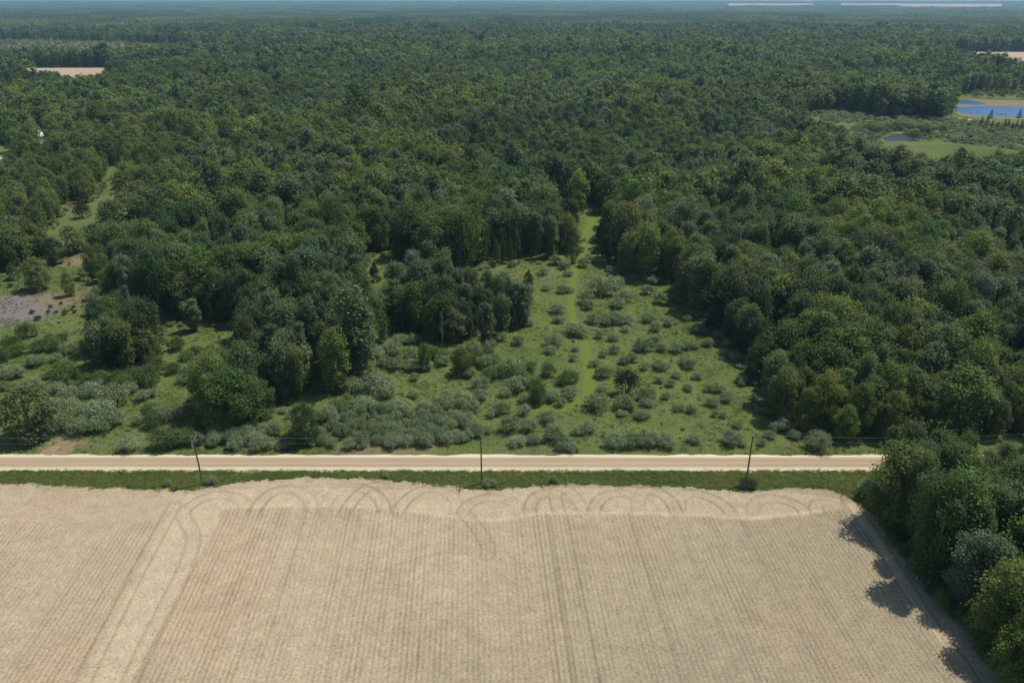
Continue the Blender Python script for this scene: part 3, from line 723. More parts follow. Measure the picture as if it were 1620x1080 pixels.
NAMES = {'round': 'broadleaf_tree', 'poplar': 'poplar_tree', 'cedar': 'cedar_tree', 'spruce': 'spruce_tree', 'bare': 'dead_tree'}
NOUN = {'round': 'round-crowned broadleaf tree', 'poplar': 'slender poplar', 'cedar': 'dark pointed cedar', 'bare': 'bare grey dead tree'}
forest_pts = []
def jitter(col, r): 
    f = r.uniform(.68, 1.32); return (col[0] * f * r.uniform(.9, 1.12), col[1] * f, col[2] * f * r.uniform(.85, 1.2))
jr = random.Random(5)
bigt = fbm(XY[:, 0] / 110, XY[:, 1] / 170, 87)
for i, (x, y, kd, tn, h, wf, zone) in enumerate(recs):
    nvar = KINDS[kd][0]; v = jr.randrange(nvar); d = slant[i]
    base = COL['cedar'] if kd == 'cedar' else COL['spruce'] if kd == 'spruce' else COL['bare'] if kd == 'bare' else COL[tn]
    big_f = .78 + .62 * (bigt[i] - .2); col = tuple(c * big_f for c in jitter(base, jr)); rz = jr.uniform(0, 2 * pi)
    wunit = {'round': 6.6, 'poplar': 4.6, 'cedar': 4.2, 'spruce': 4.8, 'bare': 3.}[kd]
    sz = h / 12.; sxy = wf / wunit if lone[i] else sz * wf * (1.12 if kd == 'round' else 1.05)
    li = next(j for j, L in enumerate(LOD) if d < L[0])
    if single[i]:
        cm, tm = PARTS[kd, v, min(li, 2)]
        o = empty(NAMES[kd], (x, y, 0), rz, (sxy, sxy, sz))
        t = link('trunk', tm, o); c = link('crown', cm, o); c['tcol'] = col
        cat = 'tree'
        if lone[i]: tag(o, zone, cat)
        else:
            tone = TONE.get(tn, '') + ' ' if kd in ('round', 'poplar') else ''
            px, py = pb[i]
            if zone == 'wood': wh = 'in the wood bordering the bare field'; g = 'wood beside the bare field'
            elif zone == 'clump': wh = 'in the tree clump inside the shrubby meadow'; g = 'meadow clump'
            elif zone == 'west': wh = 'in the small grove between pasture and shrub thicket'; g = 'pasture grove'
            elif zone == 'pondside': wh = 'planted on the lawn by the blue pond'; g = 'pond lawn'
            elif px > 940 and py > 560: wh = 'at the tall forest front near the gravel road'; g = 'forest front by the road'
            elif px > 940: wh = 'in the forest bordering the mown-path meadow'; g = 'forest beside the path meadow'
            elif px < 260: wh = 'in the open oak woodland around the brown pasture'; g = 'pasture oak woodland'
            elif py > 470: wh = 'in the grove between the two meadows'; g = 'grove between the meadows'
            else: wh = 'in the deep forest behind the meadows'; g = 'forest behind the meadows'
            noun = 'dark blue-green spruce' if kd == 'spruce' else NOUN[kd]
            sw = 'tall ' if h > 15 else 'low ' if h < 10.5 else ''
            if kd == 'spruce': sw = ''
            tag(o, sw + tone + noun + ' ' + wh, cat, sw + noun + 's, ' + tone + g)
    else:
        z = float(terrain(x, y)); forest_pts.append((x, y, z, rz, sxy, sxy, sz, pindex[kd, v, li], *col))
r = np.random.default_rng(99)
for d0, d1, s, sc_, zs in ((2600, 5600, 36, 1.0, 1.1), (5600, 16500, 80, 2.3, 1.25)):
    P = lattice(d0, d1, s, int(d0))
    D = np.hypot(P[:, 0], P[:, 1]); B = np.arctan2(P[:, 0], P[:, 1])
    k = np.ones(len(P), bool)
    for b0, b1, e0, e1 in FAR: k &= ~((B > b0 - .004) & (B < b1 + .004) & (D > e0 - 900) & (D < e1 + 30))
    op = fbm(P[:, 0] / 420, P[:, 1] / 700, 83); k &= op < .68
    P = P[k]; Z = terrain(P[:, 0], P[:, 1]); cn = fbm(P[:, 0] / 220, P[:, 1] / 380, 91); dn = fbm(P[:, 0] / 260, P[:, 1] / 260, 95)
    for i in range(len(P)):
        q = cn[i] + .1 * r.normal(); col = COL['dark'] if q < .4 else COL['mid'] if q < .52 else COL['yel'] if q < .6 else COL['blue'] if q < .7 else COL['grey']
        f = (.55 + .95 * dn[i]) * r.uniform(.9, 1.1)
        forest_pts.append((P[i, 0], P[i, 1], Z[i], r.uniform(0, 2 * pi), sc_, sc_, zs * (.45 + 1.1 * dn[i]), pindex['patch', int(r.integers(0, 4)), 0], *(c * f for c in col)))

# ------------------------------------------------------------------ scatter objects (geometry nodes)
def scatter(name, rows, label, cat):
    A = np.array(rows, dtype=np.float32); n = len(A)
    me = bpy.data.meshes.new(name); me.vertices.add(n); me.vertices.foreach_set('co', A[:, :3].ravel().copy())
    a = me.attributes.new('rz', 'FLOAT', 'POINT'); a.data.foreach_set('value', A[:, 3].copy())
    a = me.attributes.new('scl', 'FLOAT_VECTOR', 'POINT'); a.data.foreach_set('vector', A[:, 4:7].ravel().copy())
    a = me.attributes.new('pid', 'INT', 'POINT'); a.data.foreach_set('value', A[:, 7].astype(np.int32))
    a = me.attributes.new('tcol', 'FLOAT_COLOR', 'POINT'); a.data.foreach_set('color', np.column_stack([A[:, 8:11], np.ones(n, np.float32)]).ravel().copy())
    o = link(name, me)
    g = bpy.data.node_groups.new(name + '_scatter', 'GeometryNodeTree')
    g.interface.new_socket('Geometry', in_out='INPUT', socket_type='NodeSocketGeometry'); g.interface.new_socket('Geometry', in_out='OUTPUT', socket_type='NodeSocketGeometry')
    gi = g.nodes.new('NodeGroupInput'); go = g.nodes.new('NodeGroupOutput'); ip = g.nodes.new('GeometryNodeInstanceOnPoints')
    ci = g.nodes.new('GeometryNodeCollectionInfo'); ci.inputs[0].default_value = protos; ci.inputs['Separate Children'].default_value = True; ci.inputs['Reset Children'].default_value = True
    def na(nm, typ):
        x = g.nodes.new('GeometryNodeInputNamedAttribute'); x.data_type = typ; x.inputs[0].default_value = nm; return x.outputs[0]
    cx = g.nodes.new('ShaderNodeCombineXYZ'); er = g.nodes.new('FunctionNodeEulerToRotation')
    L = g.links.new
    L(na('rz', 'FLOAT'), cx.inputs[2]); L(cx.outputs[0], er.inputs[0]); L(er.outputs[0], ip.inputs['Rotation'])
    L(na('scl', 'FLOAT_VECTOR'), ip.inputs['Scale']); L(na('pid', 'INT'), ip.inputs['Instance Index']); ip.inputs['Pick Instance'].default_value = True
    L(ci.outputs[0], ip.inputs['Instance']); L(gi.outputs[0], ip.inputs['Points']); L(ip.outputs[0], go.inputs[0])
    md = o.modifiers.new('scatter', 'NODES'); md.node_group = g
    o['kind'] = 'stuff'; tag(o, label, cat)
    return o
scatter('forest', forest_pts, 'unbroken green forest canopy stretching to the horizon', 'forest')

# ------------------------------------------------------------------ shrubs
shr = []   # x, y, radius, height, kind, tone colour, label, group
def sh_px(ox, oy, rows, kind, lab, grp, f=1.0):
    for row in rows:
        zx, zy, zw = row[:3]; px, py = ox + zx / 3, oy + zy / 3 + zw / 3 * .25
        x, y = G(px, py); R = zw / 3 * mpp(py) / 2 * f
        shr.append([x, y, R * 1.18, R * jr.uniform(1.25, 1.75), kind, lab, grp])
PATHL = 'silvery grey-green shrub scattered over the grassy meadow by the mown path'; PATHG = 'meadow shrubs by the mown path'
A = [(1170,945,90),(1425,890,70),(1210,825,120),(1330,830,90),(1450,790,90),(1450,830,60),(1200,640,60),(1240,690,80),(1235,765,50),(1240,600,45),(1295,580,60),(1340,630,60),(1380,620,60),(1435,560,90),(1520,570,60),(1515,650,80),(1510,720,55),(1560,740,50),(1590,700,50),(1590,570,80),(1225,510,50),(1290,520,60),(1195,435,70),(1260,440,80),(1300,430,80),(1350,440,80),(1160,340,80),(1170,370,60),(1290,260,100),(1215,285,110),(1280,300,90),(1340,330,80),(1310,360,80),(1450,300,60),(1515,340,80),(1455,430,70),(1490,475,60),(1550,450,60),(1030,385,80),(1030,435,60),(895,450,55),(840,535,70),(1010,535,90),(990,580,60),(1110,480,100),(1145,500,70),(970,285,50),(850,295,45),(1050,295,60),(1080,295,50),(740,285,70),(650,275,40),(575,265,50),(545,220,60),(600,215,60),(770,220,40),(690,215,30),(1110,575,40),(1410,570,60),(1480,540,70),(1440,660,50),(1100,620,40),(1480,250,60),(1150,170,60),(1060,180,60),(1010,160,60),(1080,215,50),(960,210,50),(1540,800,45),(1600,850,60),(1330,880,50),(1120,965,60),(1370,850,60),(1350,480,50)]
sh_px(540, 360, A, 'shrub', PATHL, PATHG)
B = [(75,480,70),(165,505,50),(115,545,60),(220,550,70),(250,610,60),(200,590,50),(30,650,70),(70,700,60),(25,760,50),(140,825,70),(205,810,60),(40,860,60),(255,935,50),(55,1000,70),(400,870,60),(355,860,40),(280,720,60),(280,740,40),(20,430,50),(20,560,60),(60,560,50),(130,760,60),(175,765,60),(10,630,60),(150,885,40),(190,890,40),(310,640,40)]
sh_px(1080, 360, B, 'shrub', PATHL, PATHG)
E = [(230,1015,110),(285,1040,60),(375,1035,60),(410,1000,70),(480,950,110),(440,960,80),(580,950,120),(640,1030,150),(790,1035,40),(530,1000,70)]
sh_px(1080, 354, E, 'shrub', 'pale shrub at the roadside in front of the tall forest corner', 'roadside shrubs at the forest corner', .82)
Rr = [(835,1010,80),(915,1000,80),(800,940,105),(890,940,90),(1010,980,110),(1040,1040,60),(1085,1045,60),(1310,1010,110),(1390,1010,100),(1460,1005,110),(1540,1015,90),(980,900,90),(1060,1010,70),(1110,1050,40)]
sh_px(540, 360, Rr, 'shrub', 'rounded silvery shrub on the grass just beyond the gravel road', 'shrubs just beyond the road')
Tm = [(660,740,90),(660,795,85),(810,660,110),(830,740,120),(470,830,80),(500,790,60),(390,845,60),(350,710,50),(345,790,60),(280,845,110),(225,785,90),(150,745,140),(60,745,100),(110,850,120),(570,820,110),(620,850,90),(715,880,60),(760,860,80),(865,870,70),(870,810,70),(590,910,90),(520,850,60),(700,570,80),(250,580,90),(330,600,90),(280,530,80),(340,530,80),(150,590,100),(120,540,90),(250,650,80),(330,650,90),(200,640,60),(400,660,70),(480,630,80),(610,690,70),(680,640,80),(560,600,80),(780,780,70),(950,800,70),(1000,800,80),(1080,790,80),(1040,830,60),(760,520,60),(640,590,80),(130,320,70),(180,340,70),(60,300,80),(40,400,90),(110,480,80),(720,620,70),(860,700,60)]
sh_px(540, 360, Tm, 'shrub', 'silvery shrub in the scrubby ground between thicket and meadow clump', 'scrub below the meadow clump')
Gr = [(1080,715,100),(985,680,80),(930,790,90),(900,660,70),(740,680,90),(560,650,80),(470,600,80),(420,590,90),(640,620,80),(700,700,90),(880,740,80)]
sh_px(540, 360, Gr, 'bush', 'green leafy bush in the scrub beside the mown path', 'green bushes in the scrub')
Lw = [(160,735,75),(180,635,80),(40,690,90),(80,690,80),(555,800,140),(470,870,150),(540,910,110),(380,900,130),(330,860,120),(430,770,110),(660,915,60),(720,785,60),(780,890,110),(880,715,80),(330,575,90),(270,620,60),(480,740,70),(270,760,90),(330,800,100),(250,850,100),(300,930,120),(390,950,110),(470,940,100),(20,750,70),(620,760,80),(680,800,70),(850,890,80),(150,640,60),(240,520,60),(230,700,60),(440,330,60),(490,330,60),(525,345,50),(395,205,50),(880,680,60),(1010,900,110),(1080,930,100),(940,640,70)]
sh_px(0, 360, Lw, 'shrub', 'silvery shrub in the thicket between pasture and gravel road', 'shrubs between pasture and road')
Lg = [(310,700,140),(590,740,110),(700,710,140),(840,560,80),(930,580,60),(970,680,90),(780,1010,130),(870,1000,110),(480,720,90),(60,560,100),(20,600,100),(130,500,90),(200,560,90),(300,520,60),(270,560,90),(740,650,100),(820,670,80),(890,610,70),(1000,580,60),(100,580,80),(730,920,100),(560,720,100),(640,700,110),(420,720,90),(720,860,90),(960,910,90)]
sh_px(0, 360, Lg, 'bush', 'green leafy bush in the thicket between pasture and gravel road', 'green bushes between pasture and road')
Sm = [(155,400,28),(180,430,34),(230,400,20),(310,405,30),(355,400,22),(390,420,20),(240,375,20),(290,360,18),(350,375,20),(420,370,24),(270,400,20),(455,485,30),(50,275,26),(400,350,22),(430,380,24),(400,490,24)]
sh_px(0, 360, Sm, 'bush', 'small dark green seedling bush on the open brown pasture', 'seedling bushes on the pasture')
# dense silvery thicket along the far roadside
r = np.random.default_rng(15)
for poly, sp_, lo, hi in ((GP([(500, 700), (545, 712), (640, 708), (700, 704), (775, 700), (780, 680), (700, 655), (600, 640), (535, 640), (505, 670)]), 2.3, 1.2, 2.3), (GP([(270, 706), (330, 712), (420, 714), (500, 710), (500, 685), (430, 678), (330, 690)]), 2.5, 1.3, 2.4)):
    x0, y0 = poly.min(0); x1, y1 = poly.max(0)
    Q = np.array([(x, y) for x in np.arange(x0, x1, sp_) for y in np.arange(y0, y1, sp_ * 1.1)]) + r.normal(0, sp_ * .28, (len(np.arange(x0, x1, sp_)) * len(np.arange(y0, y1, sp_ * 1.1)), 2))
    for x, y in Q[inside(Q, poly)]:
        if r.random() < .1: continue
        R = r.uniform(lo, hi); shr.append([x, y, R, R * r.uniform(1.2, 1.8), 'shrub', 'silvery flowering shrub in the dense thicket lining the far roadside', 'dense roadside thicket'])
UNI = [(203, 712, 40, 24, 'shrub', 'round pale-flowering shrub alone on grass beside the gravel road'), (458, 707, 38, 24, 'shrub', 'pale round shrub at the foot of the small dark tree by the road'),
       (991, 622, 44, 42, 'bush', 'dark round juniper standing alone among the pale meadow shrubs'), (1123, 522, 18, 20, 'bush', 'small dark upright bush among shrubs at the meadow corner'),
       (131, 345, 30, 24, 'bush', 'dark round bush alone on the narrow grass opening in the oak woodland'), (265, 768, 16, 12, 'shrub', 'small pale weed bush on the field verge'),
       (334, 764, 24, 14, 'shrub', 'low bush at the foot of the leaning utility pole'), (775, 768, 26, 12, 'shrub', 'low weedy bush beside the middle utility pole'), (1182, 772, 34, 18, 'bush', 'dark weedy bush around the foot of the utility pole near the wood'),
       (610, 755, 14, 10, 'shrub', 'small grey weed bush on the verge between two poles'), (876, 762, 16, 12, 'shrub', 'small pale weed bush on the verge past the middle pole'), (1372, 782, 40, 26, 'shrub', 'pale grey shrub where the verge meets the wood')]
for px, py, wp, hp, kd, lab in UNI:
    x, y = G(px, py); s = mpp(py); shr.append([x, y, wp * s / 2, hp * s * 1.05, kd, lab, None])
used_d = COL['dark']
SN = {'shrub': 'shrub', 'bush': 'bush'}
S_sl = np.array([math.sqrt(s[0] ** 2 + s[1] ** 2 + H * H) / s[2] for s in shr]); okind = np.array([s[4] for s in shr]); keepi = np.zeros(len(shr), bool)
for kd in ('shrub', 'bush'):
    idx = np.nonzero(okind == kd)[0]; keepi[idx[np.argsort(S_sl[idx])][:300]] = True
keepi |= np.array([s[6] is None for s in shr])
under = []
for i, (x, y, R, hh, kd, lab, grp) in enumerate(shr):
    v = jr.randrange(5); f = jr.uniform(.78, 1.22); base = COL['shrub'] if kd == 'shrub' else COL['bush']
    if 'dark' in lab: base = (.045, .068, .034)
    if 'pale-flowering' in lab: f = 1.35
    if kd == 'shrub' and grp and jr.random() < .22: base = tuple(.5 * a + .5 * b for a, b in zip(base, COL['mid']))
    col = (base[0] * f * jr.uniform(.92, 1.08), base[1] * f, base[2] * f * jr.uniform(.9, 1.1)); rz = jr.uniform(0, 6.28)
    sx = R * 1.0 * jr.uniform(.92, 1.1); sz = hh * 1.0; sy = R * jr.uniform(.9, 1.12)
    li = 0 if math.sqrt(x * x + y * y + H * H) < 240 else 1
    if keepi[i]:
        o = link(SN[kd], SHRUBM[kd, v, li]); o.location = (x, y, 0); o.rotation_euler = (0, 0, rz); o.scale = (sx, sy, sz); o['tcol'] = col
        sw = '' if grp is None or lab.startswith('small') else 'big ' if R > 2.9 else 'little ' if R < 1.5 else ''
        sw += '' if grp is None else 'upright ' if hh > 1.5 * R else ''
        tag(o, sw + lab, 'shrub' if kd == 'shrub' else 'bush', grp and (sw + grp))
    else: under.append((x, y, 0, rz, sx, sy, sz, pindex[kd, v, li], *col))
# undergrowth at forest edges and in the far wet meadow
r = np.random.default_rng(23)
def scatter_bush(P, kind, lo, hi, li, colk, hz=1.0):
    for x, y in P:
        R = r.uniform(lo, hi); c = COL[colk] if r.random() < .7 else COL['olive']; f = r.uniform(.75, 1.25)
        under.append((x, y, 0, r.uniform(0, 6.28), R, R, R * hz * r.uniform(.8, 1.3), pindex[kind, int(r.integers(0, 5)), li], c[0] * f, c[1] * f, c[2] * f))
P = lattice(140, 460, 4.2, 24); P = P[~inside(P, main_clear) & (P[:, 1] > ROAD_FAR + 1) & (r.random(len(P)) < .4)]; scatter_bush(P, 'bush', .9, 1.9, 2, 'bush', 1.1)
P = lattice(60, 140, 3.4, 25, False); P = P[inside(P, front_wood) & (r.random(len(P)) < .6)]; scatter_bush(P, 'bush', .7, 1.5, 1, 'bush', 1.1)
P = lattice(400, 900, 5.2, 26); P = P[inside(P, GP([(1266, 182), (1330, 176), (1392, 187), (1500, 188), (1560, 196), (1700, 206), (1700, 228), (1560, 226), (1480, 205), (1420, 200), (1330, 196)])) & (r.random(len(P)) < .9)]; scatter_bush(P, 'shrub', 1.8, 3.6, 2, 'shrub')
P = lattice(350, 900, 5.4, 27); P = P[inside(P, GP([(1340, 205), (1380, 196), (1480, 200), (1700, 215), (1700, 262), (1600, 236), (1500, 226), (1470, 224), (1450, 212), (1400, 212), (1390, 226), (1400, 250), (1370, 262)])) & (r.random(len(P)) < .8)]; scatter_bush(P, 'shrub', 1.5, 3.8, 2, 'shrub')
P = np.array([G(px, py) for px, py in ((1395, 211), (1405, 208), (1415, 207), (1425, 206), (1436, 206), (1447, 208), (1458, 210), (1466, 214), (1388, 214), (1380, 210), (1372, 208), (1445, 222), (1478, 211), (1490, 210))]); scatter_bush(P, 'bush', 3.5, 5.5, 1, 'olive', 1.3)
P = lattice(700, 1400, 8, 48); P = P[inside(P, sparse[0]) & (px_of(P)[:, 0] < 1505) & (r.random(len(P)) < .6)]; scatter_bush(P, 'bush', 1.5, 3.6, 2, 'grey')
P = lattice(700, 1400, 8, 49); P = P[inside(P, GP([(1500, 128), (1760, 136), (1760, 160), (1560, 156), (1505, 153)])) & (r.random(len(P)) < .5)]; scatter_bush(P, 'bush', 1.5, 4., 2, 'grey', 1.5)
P = lattice(1100, 2300, 11, 28); P = P[any_in(P, [far_clear[1]] + sparse) & (r.random(len(P)) < .5)]; scatter_bush(P, 'bush', 2., 4.5, 2, 'grey')
P = lattice(140, 420, 3.0, 29); P = P[inside(P, main_clear) & (fbm(P[:, 0] / 18, P[:, 1] / 18, 33) > .52) & (r.random(len(P)) < .3)]
pp = px_of(P); P = P[(pp[:, 1] < 700)]; scatter_bush(P, 'bush', .25, .7, 2, 'bush')
P = lattice(140, 460, 3.2, 30)
edge = np.zeros(len(P), bool); ins = inside(P, main_clear)
for dx, dy in ((4, 0), (-4, 0), (0, 4), (0, -4), (3, 3), (-3, 3)): edge |= ins & ~inside(P + (dx, dy), main_clear)
P = P[edge & (P[:, 1] > ROAD_FAR + 3) & (r.random(len(P)) < .6)]; scatter_bush(P, 'shrub', .8, 1.8, 1, 'shrub')
P = lattice(60, 140, 2.2, 45, False); inn = inside(P, front_wood); e2 = np.zeros(len(P), bool)
for dx, dy in ((-3.2, 0), (0, -3), (0, 3), (-2.4, 2.4)): e2 |= inn & ~inside(P + (dx, dy), front_wood)
scatter_bush(P[e2 & (r.random(len(P)) < .85)], 'bush', 1.0, 2.1, 0, 'bush', 1.5)
scatter('undergrowth', under, 'low green and silvery undergrowth along forest edges and in the far marsh', 'undergrowth')

# ------------------------------------------------------------------ grass tufts on the verge and meadow
gp = []
def grass(P, hs, cols):
    n1 = fbm(P[:, 0] / 9, P[:, 1] / 9, 37)
    for i, (x, y) in enumerate(P):
        c = cols[0] if n1[i] + .1 * r.normal() < .5 else cols[1]; f = r.uniform(.7, 1.3); s = r.uniform(.7, 1.4)
        gp.append((x, y, 0, r.uniform(0, 6.28), s, s, s * hs * r.uniform(.6, 1.4), pindex['tuft', int(r.integers(0, 3)), 0], c[0] * f, c[1] * f, c[2] * f))
fy = lambda px: np.interp(px, [p[0] for p in FIELD_TOP], [p[1] for p in FIELD_TOP])
P = np.column_stack([r.uniform(-105, 75, 26000), r.uniform(120, RY0 + .5, 26000)]); pp = px_of(P); ov = r.exponential(.35, len(P)); P = P[~(inside(P, field_poly) & inside(P + np.column_stack([np.zeros(len(P)), ov]), field_poly)) & (pp[:, 1] < fy(pp[:, 0]) + 8) & ~inside(P, front_wood)]
grass(P, .7, ((.13, .19, .04), (.185, .22, .056)))
P = lattice(144, 360, 1.1, 41); P = P[inside(P, main_clear) & (P[:, 1] > RY1 - .2) & (r.random(len(P)) < .8 * np.clip(fbm(P[:, 0] / 7, P[:, 1] / 7, 39) * 2.4 - .7, 0, 1))]
d = polydist(P, np.array(path_pts)); P = P[d > 2.4]
grass(P, .8, ((.10, .135, .032), (.145, .16, .05)))
scatter('grass', gp, 'rough grass tufts on the verges and the open meadow', 'grass')

# ------------------------------------------------------------------ utility poles and wires
M_pole = plain('weathered_pole', (.11, .085, .065), .9, .2, .35, 1.5)
M_steel = plain('galvanised_steel', (.35, .36, .37), .45, .5, .15, 3., .7)
M_porc = plain('porcelain', (.45, .44, .42), .3, .5, .1)
M_wire = plain('aluminium_wire', (.26, .27, .28), .5, .5, .1, 1., .5)
pole_base = [G(-108, 765), G(321, 765), G(762, 764), G(1180, 764), G(1602, 763), G(2030, 763)]
POLE_LAB = {1: 'leaning dark wooden utility pole beside the low bush on the verge', 2: 'straight wooden utility pole where the field edge dips into the verge', 3: 'wooden utility pole near the wheel tracks and the wood'}
PH = 10.4; LEAN = [0, -.035, 0, .012, 0, 0]
ARM = [(-1.0, PH - .55), (1.0, PH - .55)]; att = []
for i, (x, y) in enumerate(pole_base):
    o = empty('utility_pole', (x, y, 0)); o.rotation_euler = (0, LEAN[i], 0)
    tag(o, POLE_LAB.get(i, 'wooden utility pole farther along the same roadside wire line'), 'utility pole', 'utility poles along the road')
    MB().tube([(0, 0, -.6), (0, 0, 3), (0, 0, 7), (0, 0, PH)], [.17, .155, .135, .11], 10).build('shaft', M_pole, o, True)
    MB().box(.112, .21, -1.15, 1.15, PH - .7, PH - .58).build('crossarm', M_pole, o)
    for s in (-1, 1):
        b = MB(); b.tube([(.16, s * .75, PH - .66), (.125, s * .1, PH - 1.35)], .022, 4); b.build('brace', M_steel, o)
        ins = MB().tube([(.16, s * 1.0, PH - .59), (.16, s * 1.0, PH - .5), (.16, s * 1.0, PH - .44), (.16, s * 1.0, PH - .36)], [.03, .07, .08, .04], 8).build('insulator', M_porc, o)
    MB().tube([(0, 0, PH - .02), (0, 0, PH + .1), (0, 0, PH + .17), (0, 0, PH + .26)], [.03, .07, .08, .04], 8).build('insulator', M_porc, o)
    MB().box(.12, .2, -.05, .05, 7.15, 7.35).build('bracket', M_steel, o)
    if i == 1:
        b = MB().tube([(-.38, 0, 8.0), (-.38, 0, 8.75), (-.38, 0, 8.85)], [.2, .2, .12], 12).build('transformer', M_steel, o, True); MB().tube([(-.38, .08, 8.85), (-.38, .08, 9.05)], [.04, .03], 6).build('bushing', M_porc, b)
        MB().box(-.2, -.1, -.06, .06, 8.2, 8.6).build('bracket', M_steel, o)
    c_, s_ = cos(LEAN[i]), sin(LEAN[i])
    rot = lambda p: np.array([x + c_ * p[0] + s_ * p[2], y + p[1], -s_ * p[0] + c_ * p[2]])
    att.append([rot((.16, -1.0, PH - .36)), rot((0, 0, PH + .26)), rot((.16, 1.0, PH - .36)), rot((.2, 0, 7.25))])
WL = ['thin overhead wire on the field-side end of the crossarms', 'thin overhead wire running over the pole tops', 'thin overhead wire on the forest-side end of the crossarms', 'lowest overhead cable bracketed below the crossarms']
for wi in range(4):
    pts = []
    for i in range(len(att) - 1):
        a, b = att[i][wi], att[i + 1][wi]
        for t in np.linspace(0, 1, 17)[(1 if i else 0):]: p = a + (b - a) * t; pts.append((p[0], p[1], p[2] - (.75 if wi < 3 else .95) * 4 * t * (1 - t)))
    tag(MB().tube(pts, .012 if wi < 3 else .017, 5).build('overhead_wire', M_wire), WL[wi], 'wire', 'overhead wires')

# ------------------------------------------------------------------ hunting blind in the glade
M_blindw = plain('blind_dark_boards', (.05, .045, .038), .8, .2, .3, 2.); M_blindr = plain('blind_roof', (.5, .48, .46), .6, .3, .2, 1.)
x, y = G(879, 371); o = empty('hunting_blind', (x, y, 0), .35); tag(o, 'small dark box hunting blind with pale roof in the mown glade', 'hunting blind')
for sx in (-1, 1):
    for sy in (-1, 1): MB().tube([(sx * 1.15, sy * 1.15, -.2), (sx * .95, sy * .95, 1.6)], .07, 6).build('leg', M_pole, o)
MB().box(-1.1, 1.1, -1.1, 1.1, 1.5, 3.5).build('cabin', M_blindw, o)
b = MB(); b.add([(-1.3, -1.3, 3.505), (1.3, -1.3, 3.505), (1.3, 1.3, 3.8), (-1.3, 1.3, 3.8), (-1.3, -1.3, 3.6), (1.3, -1.3, 3.6), (1.3, 1.3, 3.9), (-1.3, 1.3, 3.9)], [(3, 2, 1, 0), (4, 5, 6, 7), (0, 1, 5, 4), (1, 2, 6, 5), (2, 3, 7, 6), (3, 0, 4, 7)]); b.build('roof', M_blindr, o)
M_glass = plain('dark_glass', (.02, .025, .03), .1, .5, .1)
MB().box(-.6, .6, -1.14, -1.105, 2.6, 3.05).build('window', M_glass, o); MB().box(-1.14, -1.105, -.5, .5, 2.6, 3.05).build('window', M_glass, o)
b = MB()
for z in np.arange(.1, 1.6, .3): b.box(-.3, .3, -1.5 + z * .22, -1.45 + z * .22, z, z + .05)
b.box(-.34, -.28, -1.55, -1.1, 0, 1.5); b.box(.28, .34, -1.55, -1.1, 0, 1.5); b.build('ladder', M_pole, o)

# ------------------------------------------------------------------ farmhouse, car, dock
M_siding = plain('white_siding', (.75, .75, .73), .6, .3, .06, 1.); M_shingle = plain('pale_metal_roof', (.62, .62, .60), .5, .2, .2, 2.)
x, y = G(67, 226); o = empty('farmhouse', (x, y, 0), -.5, .85); tag(o, 'white gabled farmhouse peeping out of the trees', 'house')
b = MB().box(-4, 4, -5.5, 5.5, -.2, 5.6); b.add([(-4, -5.5, 5.6), (4, -5.5, 5.6), (0, -5.5, 9.2), (-4, 5.5, 5.6), (4, 5.5, 5.6), (0, 5.5, 9.2)], [(0, 1, 2), (4, 3, 5), (1, 4, 5, 2), (3, 0, 2, 5)]); b.build('wall', M_siding, o)
for s in (-1, 1):
    b = MB(); V = [(s * 4.5, -5.9, 5.2), (0, -5.9, 9.25), (0, 5.9, 9.25), (s * 4.5, 5.9, 5.2)]; V += [(a, c_, z + .18) for a, c_, z in V]
    b.add(V, [(0, 1, 2, 3), (7, 6, 5, 4), (0, 4, 5, 1), (1, 5, 6, 2), (2, 6, 7, 3), (3, 7, 4, 0)]); rf = b.build('roof', M_shingle, o)
    if s > 0: MB().box(.8, 1.5, 1.5, 2.2, 7.6, 10.2).build('chimney', plain('brick', (.3, .14, .1), .9, .2, .2, 3.), rf)
for xx, z in ((-2, 1.4), (2, 1.4), (-2, 4), (2, 4), (0, 6.6)):
    wn = MB().box(xx - .5, xx + .5, -5.56, -5.51, z - .65, z + .65).build('window', M_glass, o)
    MB().box(xx - .62, xx + .62, -5.62, -5.57, z - .78, z - .67).build('sill', M_siding, wn)
MB().box(-.5, .5, -5.57, -5.51, 0, 2.1).build('door', plain('door_paint', (.25, .1, .08), .5, .4, .1), o)

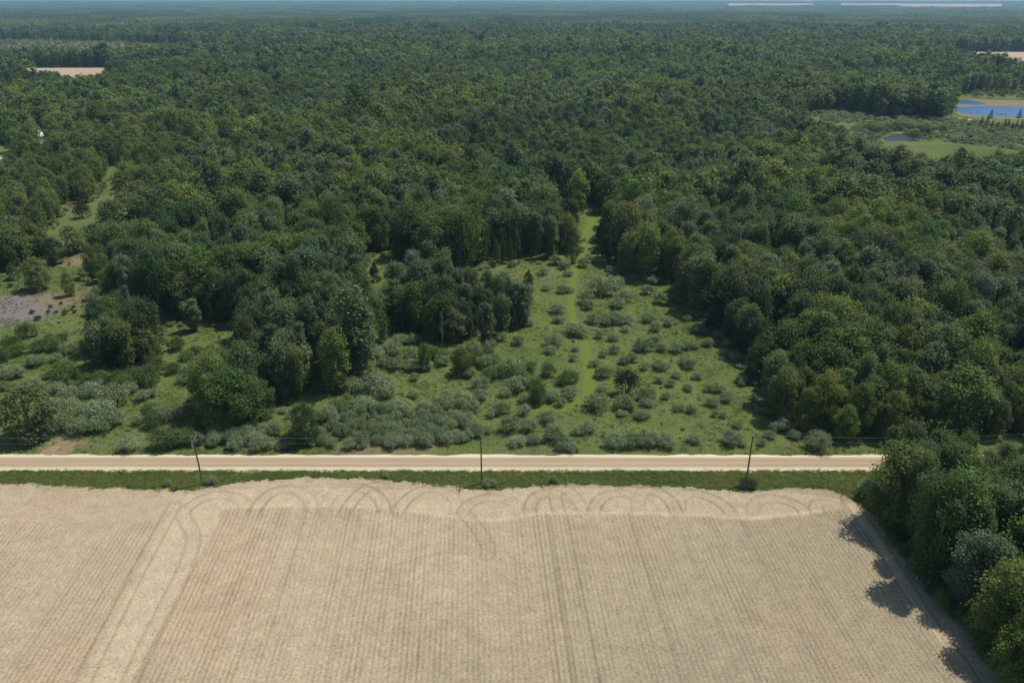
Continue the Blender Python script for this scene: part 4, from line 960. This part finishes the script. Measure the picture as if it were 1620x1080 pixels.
M_carw = plain('white_car_paint', (.72, .73, .74), .25, .5, .04); M_tyre = plain('rubber', (.02, .02, .02), .8, .2, .1)
x, y = G(14, 234); o = empty('car', (x, y, 0), .15); tag(o, 'white car parked on the lawn before the dark spruce', 'car')
def extrude(pf, y0, y1):
    n = len(pf); V = [(a, y0, z) for a, z in pf] + [(a, y1, z) for a, z in pf]
    return V, [tuple(range(n)), tuple(range(2 * n - 1, n - 1, -1))] + [(i, i + n, (i + 1) % n + n, (i + 1) % n) for i in range(n)]
MB().add(*extrude([(-2.3, .35), (2.3, .35), (2.35, .75), (2.2, .98), (1.1, 1.06), (-1.9, 1.1), (-2.3, 1.0)], -.9, .9)).build('body', M_carw, o)
cb = MB().add(*extrude([(1.05, 1.065), (.35, 1.68), (-1.6, 1.72), (-2.1, 1.105)], -.8, .8)).build('cabin', M_carw, o)
for s in (-1, 1):
    MB().add(*extrude([(.8, 1.15), (.3, 1.58), (-1.5, 1.6), (-1.85, 1.18)], s * .805, s * .815)).build('side_window', M_glass, cb)
for xx in (-1.45, 1.45):
    for s in (-1, 1):
        wl = MB().tube([(xx, s * .72, .33), (xx, s * .93, .33)], .33, 16).build('wheel', M_tyre, o); MB().tube([(xx, s * .93, .33), (xx, s * .945, .33)], .2, 12).build('rim', M_steel, wl)
for s in (-1, 1): MB().box(2.28, 2.36, s * .65 - .18, s * .65 + .18, .68, .84).build('headlight', M_porc, o)

x, y = G(1590, 180.5); o = empty('dock', (x, y, 0), -.2); tag(o, 'pale wooden dock standing in the blue pond', 'dock')
M_dock = plain('dock_boards', (.5, .47, .42), .8, .2, .12, 1.)
for i in range(11): MB().box(-6 + i * .55, -6 + i * .55 + .5, -.9, .9, .72, .8).build('plank', M_dock, o)
for xx in (-5.7, -3, -.3):
    for s in (-1, 1): MB().tube([(xx, s * .8, -.5), (xx, s * .8, 1.1)], .1, 6).build('post', M_pole, o)
MB().box(-6, .05, -.7, -.6, .5, .715).build('beam', M_pole, o); MB().box(-6, .05, .6, .7, .5, .715).build('beam', M_pole, o)

# ------------------------------------------------------------------ haze
HAZE = 7.0e-5
k = NT('summer_haze'); pv = k.n('ShaderNodeVolumePrincipled'); pv.inputs['Color'].default_value = (.45, .72, 1.0, 1); pv.inputs['Density'].default_value = HAZE; pv.inputs['Anisotropy'].default_value = .2
k.t.links.new(pv.outputs[0], k.out.inputs['Volume']); M_haze = k.m
b = MB().box(-25500, 25500, -25500, 25500, -2.5, 128).build('haze', M_haze); b['kind'] = 'stuff'; b['label'] = 'thin blue summer haze over the whole landscape'; b['category'] = 'haze'
